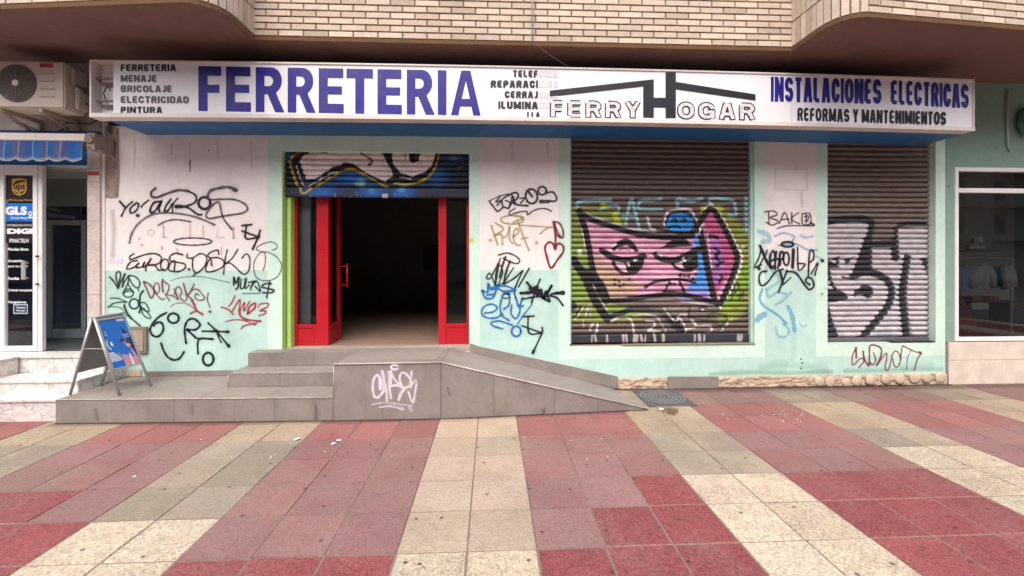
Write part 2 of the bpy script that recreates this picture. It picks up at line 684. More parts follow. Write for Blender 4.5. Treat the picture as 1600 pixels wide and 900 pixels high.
# ------------------------------------------------------------------ materials
M = dict(
    pink=mat('pink_white_plaster', (.755, .715, .695), .85, .05, 1.6, .25, 40, dirt=(.40, .31, .27), damt=.22, dscale=2.2, streak=.10),
    mintband=mat('pale_mint_paint', (.57, .745, .645), .8, .06, 2, .25, 40, dirt=(.33, .40, .33), damt=.25, dscale=3),
    mint=mat('mint_paint', (.45, .645, .58), .8, .07, 2, .25, 40, dirt=(.22, .36, .29), damt=.35, dscale=2.6),
    lime=mat('lime_paint', (.50, .76, .20), .7, .06),
    teal=mat('teal_green_paint', (.215, .335, .275), .75, .1, 2, .2, 40, dirt=(.10, .19, .15), damt=.3),
    soffit=mat('brown_soffit_plaster', (.205, .118, .098), .9, .12, 1.2, .3, 30, dirt=(.06, .04, .035), damt=.5, dscale=1.2),
    mortar=mat('brown_mortar', (.19, .14, .105), .95, .15, 20),
    brick=mat('cream_brick', rough=.8, var=.1, scale=14, bump=.3, bscale=120, attr='tint'),
    band=mat('brown_edge_paint', (.19, .11, .06), .85, .15, 8),
    platform=mat('greige_floor_tile', (.238, .208, .186), .6, .1, 3, .15, 90, dirt=(.12, .102, .09), damt=.5, dscale=2.2, streak=.25),
    joint=mat('dark_joint', (.11, .09, .075), .9, .1),
    trim=mat('worn_metal_nosing', (.46, .41, .36), .6, .2, 25, dirt=(.2, .16, .13), damt=.8, dscale=9),
    marble=None,
    rubble=mat('bare_mortar_bed', (.46, .345, .255), .95, .2, 14, .8, 60, dirt=(.20, .14, .10), damt=.6, dscale=8),
    dab=mat('tile_adhesive', (.52, .42, .32), .95, .14, 12, .6, 70, dirt=(.34, .24, .17), damt=.5, dscale=9),
    red=mat('red_gloss_paint', (.46, .008, .018), .35, .03, 3, 0, spec=.5),
    darkred=mat('dull_red_paint', (.22, .01, .012), .4, .08),
    white=mat('white_frame', (.78, .77, .75), .45, .04, 5, dirt=(.45, .42, .38), damt=.2),
    cream=mat('cream_sign_sheet', (.76, .755, .775), .45, .03, 1.5, dirt=(.55, .5, .47), damt=.28, dscale=1.6),
    beige=mat('beige_sign_frame', (.66, .61, .57), .5, .06, 5, dirt=(.3, .25, .2), damt=.4),
    blue=mat('blue_under_panel', (.025, .135, .34), .5, .1, 2, dirt=(.012, .03, .06), damt=.5),
    navyletter=mat('blue_vinyl', (.016, .012, .21), .4, .06, 4, dirt=(.09, .06, .14), damt=.5, dscale=5),
    blackletter=mat('black_vinyl', (.015, .014, .02), .45, .1),
    greyletter=mat('faded_vinyl', (.10, .085, .09), .5, .2, 20),
    ghost=mat('ghost_of_removed_letters', (.60, .585, .585), .5, .1),
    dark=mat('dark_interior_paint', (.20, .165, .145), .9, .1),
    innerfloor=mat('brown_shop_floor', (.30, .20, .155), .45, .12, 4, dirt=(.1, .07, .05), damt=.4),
    steel=mat('grey_metal', (.33, .33, .33), .45, .08, metal=.3),
    alu=mat('brushed_aluminium', (.42, .425, .43), .38, .06, metal=.45),
    plastic=mat('aged_cream_plastic', (.56, .50, .42), .55, .07, 4, dirt=(.3, .25, .19), damt=.35),
    grille=mat('dark_grille', (.085, .075, .065), .6, .1),
    black=mat('black_rubber', (.02, .02, .022), .6, .1),
    navy=mat('navy_paint', (.015, .025, .065), .5, .1),
    cloud=mat('pale_ceiling_paint', (.52, .50, .46), .9, .05),
)


def marble():
    m = bpy.data.materials.new('veined_marble')
    m.use_nodes = True
    t = m.node_tree
    N, L = t.nodes, t.links
    b = N['Principled BSDF']
    g = N.new('ShaderNodeNewGeometry')
    n1 = N.new('ShaderNodeTexNoise')
    n1.inputs['Scale'].default_value = 3.2
    n1.inputs['Detail'].default_value = 9
    n1.inputs['Roughness'].default_value = .65
    n1.inputs['Distortion'].default_value = .6
    L.new(g.outputs['Position'], n1.inputs['Vector'])
    r = N.new('ShaderNodeValToRGB')
    e = r.color_ramp.elements
    e[0].position, e[0].color = .36, (.60, .50, .47, 1)
    e[1].position, e[1].color = .66, (.70, .67, .63, 1)
    for p, c in ((.455, (.74, .72, .68, 1)), (.485, (.36, .345, .335, 1)), (.515, (.70, .68, .65, 1)), (.56, (.52, .50, .48, 1)), (.60, (.74, .72, .69, 1))):
        x = e.new(p)
        x.color = c
    L.new(n1.outputs['Fac'], r.inputs[0])
    L.new(r.outputs[0], b.inputs['Base Color'])
    b.inputs['Roughness'].default_value = .35
    MATS['veined_marble'] = m
    return m


M['marble'] = marble()
M['clear'] = glass('window_glass', ior=1.6)
M['mirrorish'] = glass('display_glass', ior=1.75)
M['doorglass'] = glass('door_glass', ior=1.25)
M['stone'] = mat('speckled_pink_stone', (.56, .47, .43), .5, .22, 40, dirt=(.34, .28, .26), damt=.6, dscale=10)

# ------------------------------------------------------------------ ground: road sheet, tiled pavement
g = MB()
g.quad((-90, -90, -.13), (90, -90, -.13), (90, 40, -.13), (-90, 40, -.13))
tag(g.build('road', mat('asphalt', (.05, .05, .052), .9, .15, 3, .3, 200)), kind='structure')

TW, TD = .411, .405
X0, D0 = -.553, 2.898          # a joint of the columns, a joint of the rows (distance from the viewpoint)
vs, fs, cs, cs2 = [], [], [], []
RED_C, RED_D = (.172, .042, .047), (.195, .108, .102)
CRM_C, CRM_D = (.365, .305, .232), (.205, .172, .135)


def is_clean(c, r):
    # r counts rows towards the viewer, 3 = the row between 2.9 and 3.3 m away
    if r >= 5: return True
    if r == 4: return c <= -4 or c in (3, 4, 5, 6) or c >= 7
    if r == 3: return c <= -7 or c in (4, 5, 6) or c >= 7
    if r == 2: return c >= 10 and c % 5 in (0, 1)
    return False


for c in range(-34, 36):
    for r in range(-4, 13):
        xa = X0 + c * TW
        da = D0 - (r - 3) * TD                       # near edge
        ya, yb = da - CD, da + TD - CD
        if yb > 0.0: yb = 0.0
        if yb - ya < .05: continue
        cream = (c % 5) in (0, 1)
        cl = is_clean(c, r)
        k = random.uniform(.90, 1.10)
        base = (CRM_C if cl else CRM_D) if cream else (RED_C if cl else RED_D)
        if not cl and random.random() < .2:
            o = CRM_C if cream else RED_C
            q = random.uniform(.05, .22)
            base = tuple(a * (1 - q) + b * q for a, b in zip(base, o))
        if r <= 0 and not cl:                        # fresher, sandier rows near the shop
            if cream: base = tuple(a * (1 - .35) + b * .35 for a, b in zip(base, (.38, .28, .165)))
            else: base = tuple(a * .65 + b * .35 for a, b in zip(base, (.25, .06, .06)))
        if r <= -2 and c > 3: base = tuple(a * .45 + b * .55 for a, b in zip(base, (.15, .122, .108)))
        if c in (0, 1) and not cl: base = tuple(a * .5 + b * .5 for a, b in zip(base, (.38, .295, .225)))
        other = (CRM_D if cl else CRM_C) if cream else (RED_D if cl else RED_C)
        base = tuple(min(.8, v * k * random.uniform(.97, 1.03)) for v in base)
        edge = tuple(v * .5 + q * .5 for v, q in zip(base, (.40, .31, .27))) if cl else tuple(v * .8 for v in base)
        dz = random.uniform(-.0012, .0012)
        tx, ty = random.uniform(-.0016, .0016), random.uniform(-.0016, .0016)
        i = .0032 if cl else .0022
        b = .006 if cl else .004
        k0 = len(vs)
        for (sx, sy) in ((0, 0), (1, 0), (1, 1), (0, 1)):
            vs.append((xa + (i if sx == 0 else TW - i), (ya + i if sy == 0 else yb - i), -.008))
        for (sx, sy) in ((0, 0), (1, 0), (1, 1), (0, 1)):
            vs.append((xa + (i + b if sx == 0 else TW - i - b), (ya + i + b if sy == 0 else yb - i - b),
                       dz + tx * (sx * 2 - 1) + ty * (sy * 2 - 1)))
        for f in ((4, 5, 6, 7), (0, 1, 5, 4), (1, 2, 6, 5), (2, 3, 7, 6), (3, 0, 4, 7)):
            fs.append(tuple(k0 + q for q in f))
        cs += [(*edge, 1.0 if cl else 0.0)] * 4 + [(*base, 1.0 if cl else 0.0)] * 4
        cs2 += [(*other, 1)] * 8
me = bpy.data.meshes.new('pavement')
k0 = len(vs)
xa, xb, ya, yb = X0 - 34 * TW, X0 + 36 * TW, D0 - 10 * TD - TD - CD, 0.3
vs += [(xa, ya, -.0045), (xb, ya, -.0045), (xb, yb, -.0045), (xa, yb, -.0045)]
fs.append((k0, k0 + 1, k0 + 2, k0 + 3))
cs += [(.15, .115, .095, 0)] * 4
cs2 += [(.15, .115, .095, 1)] * 4
me.from_pydata(vs, [], fs)
ca = me.color_attributes.new('tile', 'FLOAT_COLOR', 'POINT')
ca.data.foreach_set('color', np.array(cs).ravel())
ca = me.color_attributes.new('worn', 'FLOAT_COLOR', 'POINT')
ca.data.foreach_set('color', np.array(cs2).ravel())


def pavement_mat():
    m = mat('terrazzo_tile', rough=.78, var=.06, scale=2.2, bump=.35, bscale=150, attr='tile', dirt=(.135, .10, .085), damt=.42, dscale=1.5)
    t = m.node_tree
    N, L = t.nodes, t.links
    b = N['Principled BSDF']
    src = b.inputs['Base Color'].links[0].from_socket
    g = [n for n in N if n.type == 'NEW_GEOMETRY'][0]
    at_ = [n for n in N if n.type == 'ATTRIBUTE'][0]
    # wear: patches where the other state of the tile (scrubbed or grimy) shows through, across the joints
    wa = N.new('ShaderNodeAttribute')
    wa.attribute_name = 'worn'
    wn_ = N.new('ShaderNodeTexNoise')
    wn_.inputs['Scale'].default_value = 1.7
    wn_.inputs['Detail'].default_value = 9
    wn_.inputs['Roughness'].default_value = .68
    L.new(g.outputs['Position'], wn_.inputs['Vector'])
    wr = N.new('ShaderNodeMapRange')
    wr.inputs[1].default_value, wr.inputs[2].default_value = 0.5, .72
    wr.inputs[3].default_value, wr.inputs[4].default_value = 0, .5
    L.new(wn_.outputs['Fac'], wr.inputs[0])
    wm = N.new('ShaderNodeMix')
    wm.data_type = 'RGBA'
    L.new(wr.outputs[0], wm.inputs[0])
    L.new(src, wm.inputs[6])
    L.new(wa.outputs['Color'], wm.inputs[7])
    # small dark spills
    sn = N.new('ShaderNodeTexNoise')
    sn.inputs['Scale'].default_value = 9
    sn.inputs['Detail'].default_value = 6
    sn.inputs['Roughness'].default_value = .7
    L.new(g.outputs['Position'], sn.inputs['Vector'])
    sr = N.new('ShaderNodeMapRange')
    sr.inputs[1].default_value, sr.inputs[2].default_value = .60, .76
    sr.inputs[3].default_value, sr.inputs[4].default_value = 0, .5
    L.new(sn.outputs['Fac'], sr.inputs[0])
    sm = N.new('ShaderNodeMix')
    sm.data_type = 'RGBA'
    L.new(sr.outputs[0], sm.inputs[0])
    L.new(wm.outputs[2], sm.inputs[6])
    sm.inputs[7].default_value = (.085, .066, .058, 1)
    src = sm.outputs[2]
    # stone chips: light and dark specks, clearer on the scrubbed tiles
    vo = N.new('ShaderNodeTexVoronoi')
    vo.inputs['Scale'].default_value = 95
    L.new(g.outputs['Position'], vo.inputs['Vector'])
    mr = N.new('ShaderNodeMapRange')
    mr.inputs[3].default_value, mr.inputs[4].default_value = .62, 1.42
    sep = N.new('ShaderNodeSeparateColor')
    L.new(vo.outputs['Color'], sep.inputs[0])
    L.new(sep.outputs[0], mr.inputs[0])
    comb = N.new('ShaderNodeCombineColor')
    for i in range(3): L.new(mr.outputs[0], comb.inputs[i])
    mx = N.new('ShaderNodeMix')
    mx.data_type = 'RGBA'
    mx.blend_type = 'MULTIPLY'
    k = N.new('ShaderNodeMapRange')
    k.inputs[3].default_value, k.inputs[4].default_value = .42, .85
    L.new(at_.outputs['Alpha'], k.inputs[0])
    L.new(k.outputs[0], mx.inputs[0])
    L.new(src, mx.inputs[6])
    L.new(comb.outputs[0], mx.inputs[7])
    # chewing gum and tar spots
    v2 = N.new('ShaderNodeTexVoronoi')
    v2.voronoi_dimensions = '2D'
    v2.inputs['Scale'].default_value = 2.3
    L.new(g.outputs['Position'], v2.inputs['Vector'])
    n2 = N.new('ShaderNodeTexNoise')
    n2.inputs['Scale'].default_value = 70
    L.new(g.outputs['Position'], n2.inputs['Vector'])
    ad = N.new('ShaderNodeMath')
    ad.operation = 'MULTIPLY_ADD'
    L.new(n2.outputs['Fac'], ad.inputs[0])
    ad.inputs[1].default_value = .035
    L.new(v2.outputs['Distance'], ad.inputs[2])
    sp = N.new('ShaderNodeMapRange')
    sp.inputs[1].default_value, sp.inputs[2].default_value = .038, .052
    sp.inputs[3].default_value, sp.inputs[4].default_value = .85, 0
    L.new(ad.outputs[0], sp.inputs[0])
    m2 = N.new('ShaderNodeMix')
    m2.data_type = 'RGBA'
    L.new(sp.outputs[0], m2.inputs[0])
    L.new(mx.outputs[2], m2.inputs[6])
    m2.inputs[7].default_value = (.028, .023, .022, 1)
    L.new(m2.outputs[2], b.inputs['Base Color'])
    return m


tag(link(me, 'pavement', pavement_mat(), origin=(0, 0, 0)), kind='structure')
kb = MB()
kb.box(xa, xb, ya - .16, ya - .002, -.13, .0)
tag(kb.build('kerb', mat('granite_kerb', (.32, .31, .30), .85, .15, 30), bevel=.01), kind='structure')

# ------------------------------------------------------------------ upper storeys: brick overhang
overhang = empty('brick_overhang', (0, -.4, 4.18), 'overhanging upper storey of cream brick with stepped-back middle bay above the shop sign', 'building')
ZS = 4.18
left_arc = [(-2.97 + .33 * math.sin(t), -1.383 + .30 * (1 - math.cos(t))) for t in [i * math.pi / 12 for i in range(1, 7)]]
right_arc = [(3.525 + .25 * (1 - math.cos(t)), -1.17 - .295 * math.sin(t)) for t in [i * math.pi / 12 for i in range(0, 6)]]
left_arc = [(-2.97, -1.383)] + left_arc + [(-2.64, -.715)]
right_arc = [(3.525, -.755)] + right_arc + [(3.80, -1.468)]
outline = [(-11, -.56), (-4.82, -1.18)] + left_arc + right_arc + [(5.69, -1.31), (11, -.8)]
ZT = 5.62
# soffit slab, with a thin painted edge standing 15 mm proud below the bricks
s = MB()
poly = [(x, y, ZS) for x, y in outline] + [(11, .5, ZS), (-11, .5, ZS)]
s.prism(poly, (0, 0, .03))
s.build('soffit', M['soffit'], overhang)
e = MB()
for (xa_, ya_), (xb_, yb_) in zip(outline[:-1], outline[1:]):
    d = Vector((xb_ - xa_, yb_ - ya_, 0))
    n = Vector((d.y, -d.x, 0)).normalized()
    p, q = Vector((xa_, ya_, 0)), Vector((xb_, yb_, 0))
    e.hexa([p + n * .002 + Vector((0, 0, ZS - .012)), q + n * .002 + Vector((0, 0, ZS - .012)), q - n * .04 + Vector((0, 0, ZS - .012)), p - n * .04 + Vector((0, 0, ZS - .012))],
           [p + n * .012 + Vector((0, 0, ZS + .024)), q + n * .012 + Vector((0, 0, ZS + .024)), q - n * .04 + Vector((0, 0, ZS + .024)), p - n * .04 + Vector((0, 0, ZS + .024))])
e.build('edge_strip', M['band'], overhang)
bk = MB()
poly = [(x, y, ZS + .031) for x, y in outline] + [(11, .5, ZS + .031), (-11, .5, ZS + .031)]
bk.prism(poly, (0, 0, ZT - ZS))
wall_up = bk.build('brick_wall', M['mortar'], overhang)
bv, bf, bc = [], [], []


def brick(p, q, z0, z1):
    d = (q - p).normalized()
    n = Vector((d.y, -d.x, 0))
    k = len(bv)
    o = .012 + random.uniform(-.0015, .0015)
    i = .003
    a, b = p, q
    for (pt, z) in ((a, z0), (b, z0), (b, z1), (a, z1)):
        bv.append((pt.x - n.x * .01, pt.y - n.y * .01, z))
    for (pt, z, s_) in ((a + d * i, z0 + i, 0), (b - d * i, z0 + i, 0), (b - d * i, z1 - i, 0), (a + d * i, z1 - i, 0)):
        bv.append((pt.x + n.x * o, pt.y + n.y * o, z))
    for f in ((4, 5, 6, 7), (0, 1, 5, 4), (1, 2, 6, 5), (2, 3, 7, 6), (3, 0, 4, 7)):
        bf.append(tuple(k + j for j in f))
    t = random.uniform(.80, 1.08)
    h = random.random()
    c = (.60, .495, .40) if h < .78 else (.50, .40, .31)
    bc.extend([(c[0] * t, c[1] * t, c[2] * t, 1)] * 8)


def run(pts, kind):
    P = [Vector((x, y, 0)) for x, y in pts]
    seg = [(P[i], P[i + 1], (P[i + 1] - P[i]).length) for i in range(len(P) - 1)]
    tot = sum(s_[2] for s_ in seg)

    def pos(u):
        for a, b, l in seg:
            if u <= l + 1e-6: return a + (b - a) * (max(0, u) / l)
            u -= l
        return seg[-1][1]
    if kind == 'run':
        row = 0
        z = ZS + .034
        while z < ZT:
            u = -(row % 2) * .137
            while u < tot:
                a, b = max(u, .0), min(u + .262, tot)
                if b - a > .02: brick(pos(a), pos(b), z, z + .061)
                u += .274
            z += .0745
            row += 1
    else:
        z = ZS + .034
        while z < ZT:
            u = .004
            n = max(1, round(tot / .078))
            st = tot / n
            for i in range(n): brick(pos(i * st + .005), pos((i + 1) * st - .005), z, z + .275)
            z += .288


run([(-11, -.56), (-4.82, -1.18), (-2.97, -1.383)], 'run')
run(left_arc, 'soldier')
run([(-2.64, -.715), (3.525, -.755)], 'run')
run(right_arc, 'soldier')
run([(3.80, -1.468), (5.69, -1.31), (11, -.8)], 'run')
me = bpy.data.meshes.new('bricks')
me.from_pydata(bv, [], bf)
ca = me.color_attributes.new('tint', 'FLOAT_COLOR', 'POINT')
ca.data.foreach_set('color', np.array(bc).ravel())
link(me, 'bricks', M['brick'], wall_up)
# white conduit up the bricks with loose wire dropping to the sign
cz = empty('conduit', (wx(833, -.78), -.79, ZS), 'thin pale conduit running up the cream bricks with loose wire hanging to the sign', 'cable')
q = MB()
q.tube([(wx(832, -.78), -.785, ZS + .01), (wx(832, -.78), -.785, ZT)], .009)
q.build('pipe', mat('pale_pvc', (.60, .57, .54), .5, .08), cz, smooth=True)
q = MB()
a, b = Vector((wx(834, -.78), -.785, ZS + .02)), at(888, 104, -.6)
q.tube([a, a * .7 + b * .3 + Vector((0, 0, -.03)), a * .3 + b * .7 + Vector((0, 0, -.02)), b], .0022, 5)
q.build('wire', mat('grey_wire', (.25, .25, .26), .5, .05), cz)

# ------------------------------------------------------------------ hardware shop front wall
shop = empty('hardware_shop', (1, 0, 0), 'graffiti covered hardware shop front painted pink white and mint green with roller shutters', 'shop')
xs = [-4.85, wx(418), wx(441), wx(733), wx(750), wx(873), wx(890), wx(1179), wx(1195), wx(1275), wx(1293), wx(1462), wx(1477)]
ZD = 1.584                                          # top of the mint dado
ZDT, ZB = 3.119, .57                                # door head, door floor
ZW, ZWT = .572, 3.42                                # window sill, window head (hidden by the sign)
zs = [0, .14, .40, .57, ZD, ZDT, 3.27, 3.42, ZS]
TH = .24
wb = MB()


def zone(i, j):
    """paint of the wall cell: 0 pink, 1 pale band, 2 mint, None = opening"""
    xa, xb = i, i + 1
    low = zs[j + 1] <= ZD + 1e-6
    bandcols = {1, 3, 5, 7, 9, 11}
    if i == 2 and 3 <= j <= 4: return None
    if i == 2: return 1
    if i in (6, 10) and 3 <= j <= 6: return None
    if i in (6, 10): return 1 if j == 2 else (2 if j < 2 else 1)
    if i in bandcols:
        return 1 if j >= 2 else 2
    return 2 if low else 0


# gentle unevenness of the hand-trowelled wall comes from the material bump; openings get real reveals
for i in range(len(xs) - 1):
    for j in range(len(zs) - 1):
        z_ = zone(i, j)
        if z_ is None: continue
        x0, x1, z0, z1 = xs[i], xs[i + 1], zs[j], zs[j + 1]
        wb.quad((x0, 0, z0), (x1, 0, z0), (x1, 0, z1), (x0, 0, z1), z_)
for i, z0, z1, li in ((2, ZB, ZDT, 3), (6, ZW, ZWT, 1), (10, ZW, ZWT, 1)):
    x0, x1 = xs[i], xs[i + 1]
    wb.quad((x0, 0, z0), (x0, TH, z0), (x0, TH, z1), (x0, 0, z1), li)
    wb.quad((x1, TH, z0), (x1, 0, z0), (x1, 0, z1), (x1, TH, z1), 1)
    wb.quad((x0, 0, z1), (x0, TH, z1), (x1, TH, z1), (x1, 0, z1), 1)
    wb.quad((x0, TH, z0), (x0, 0, z0), (x1, 0, z0), (x1, TH, z0), 1)
front = wb.build('front_wall', [M['pink'], M['mintband'], M['mint'], M['lime']], shop)

# small marks on the plaster
for (x, y, w_, h_) in ((296, 250, 2, 19), (326, 233, 1.3, 5), (296.5, 222, .8, 22), (268, 222, .7, 20)):
    mk = MB()
    mk.prism([at(x, y, -.001), at(x + w_, y, -.001), at(x + w_ * .8, y + h_, -.001), at(x + w_ * .1, y + h_ - 1, -.001)], (0, -.002, 0))
    mk.build('plaster_crack', mat('dark_crack', (.12, .08, .06) , .9, .1) if w_ > 1 else mat('drip_stain', (.42, .35, .32), .9, .1), front)
rp = MB()
P = [(161, 196), (186, 200), (186, 240), (187, 275), (185, 309), (174, 310), (161, 308)]
rp.prism([at(x, y, -.001) for x, y in P], (0, -.004, 0))
rp.build('bare_patch', mat('rough_grey_render', (.33, .265, .225), .95, .25, 12, .9, 30, dirt=(.1, .07, .06), damt=.7, dscale=14), front)
st = MB()
st.prism([at(170, 404, -.0012), at(192, 404, -.0012), at(192, 412, -.0012), at(170, 412, -.0012)], (0, -.0012, 0))
st.build('paper_sticker', mat('faded_lilac_paper', (.62, .58, .72), .8, .1), front)
for a, b in (((1211, 264), (1261, 265)), ((1261, 265), (1261, 297)), ((1261, 297), (1211, 296)), ((1211, 296), (1211, 264))):
    p, q = at(*a, -.001), at(*b, -.001)
    d = (q - p).normalized() * .0
    n = Vector((-(q - p).z, 0, (q - p).x)).normalized() * .003
    fr = MB()                                       # faint outline of a removed plate
    fr.prism([p - n, q - n, q + n, p + n], (0, -.0015, 0))
    fr.build('plate_outline', mat('grey_pencil', (.44, .37, .35), .9, .1), front)
# metal guide strips beside and under the first window shutter
x0, x1 = xs[6], xs[7]
olive = mat('rusty_olive_metal', (.27, .24, .15), .6, .2, 12, dirt=(.12, .07, .04), damt=.6, dscale=9)
gd = MB()
gd.box(x0 + .7, x1 + .01, -.012, .06, ZW + .002, ZW + .016)
gd.build('window_sill', olive, shop, bevel=.003)
for xg in (x1 - .03, x0 + .002):
    gd = MB()
    gd.box(xg, xg + .026, .03, .10, ZW + .02, ZWT)
    gd.build('shutter_guide', M['mint'], shop, bevel=.003)

# base strip: bare mortar where the skirting tiles came off, round dabs of adhesive, two tiles left
rb = bmesh.new()
XA, XB = wx(965), wx(1477)
nx, nz = 420, 12
def lump(x, z):
    p = Vector((x * 7, z * 16, 3.1))
    return max(0, .5 + .6 * mnoise.noise(p) + .35 * mnoise.noise(p * 2.7) + .2 * mnoise.noise(p * 6.1))


V = [[rb.verts.new((XA + (XB - XA) * i / nx, -.006 - .026 * lump(XA + (XB - XA) * i / nx, j / nz * .15) * (.35 + .65 * min(1, (nz - j) / 2)),
                    -.004 + (.148 + .016 * mnoise.noise(Vector((i * .13, 5, 1)))) * j / nz)) for j in range(nz + 1)] for i in range(nx + 1)]
for i in range(nx):
    for j in range(nz): rb.faces.new((V[i][j], V[i + 1][j], V[i + 1][j + 1], V[i][j + 1]))
    rb.faces.new((V[i][nz], V[i + 1][nz], rb.verts.new((V[i + 1][nz].co.x, .001, V[i + 1][nz].co.z)), rb.verts.new((V[i][nz].co.x, .001, V[i][nz].co.z))))
me = bpy.data.meshes.new('wall_base')
rb.to_mesh(me); rb.free()
base = link(me, 'wall_base', M['rubble'], shop)
for k, (x, y, r) in enumerate(((1280, 596, 8), (1297, 597, 8.5), (1322, 598, 7), (1339, 595, 8.5), (1360, 594, 8), (1384, 592.5, 8), (1406, 592, 8.5), (1429, 591, 8.5), (1449, 591, 8), (1469, 590, 9))):
    p = at(x, y, -.026)
    rr = r / FPX * 5.85
    b = MB()
    b.blob(p, (rr, .020, rr), n=14, m=8, jit=.07)
    b.build('mortar_dab', M['dab'], base, smooth=True)
sk = MB()
sk.prism([at(1043, 588, -.032), at(1122, 588, -.032), at(1122, 607.5, -.032), at(1043, 608, -.032)], (0, -.012, 0))
sk.build('skirting_tile', M['platform'], base, bevel=.002)

# meter cover low on the wall behind the poster stand
mc = empty('meter_cover', at(207, 553, -.015), 'small beige metal meter cover low on the mint wall behind the poster stand', 'meter box')
p0, p1 = at(181, 552.5), at(232, 510)
q = MB()
q.box(p0.x, p1.x, -.030, -.002, p0.z, p1.z)
q.build('frame', mat('brown_grey_metal', (.22, .18, .145), .6, .15, 10), mc, bevel=.006)
q = MB()
q.box(p0.x + .03, p1.x - .035, -.037, -.031, p0.z + .035, p1.z - .035)
q.build('lid', mat('beige_metal', (.36, .285, .23), .6, .12, 10, dirt=(.16, .12, .09), damt=.5), mc, bevel=.003)

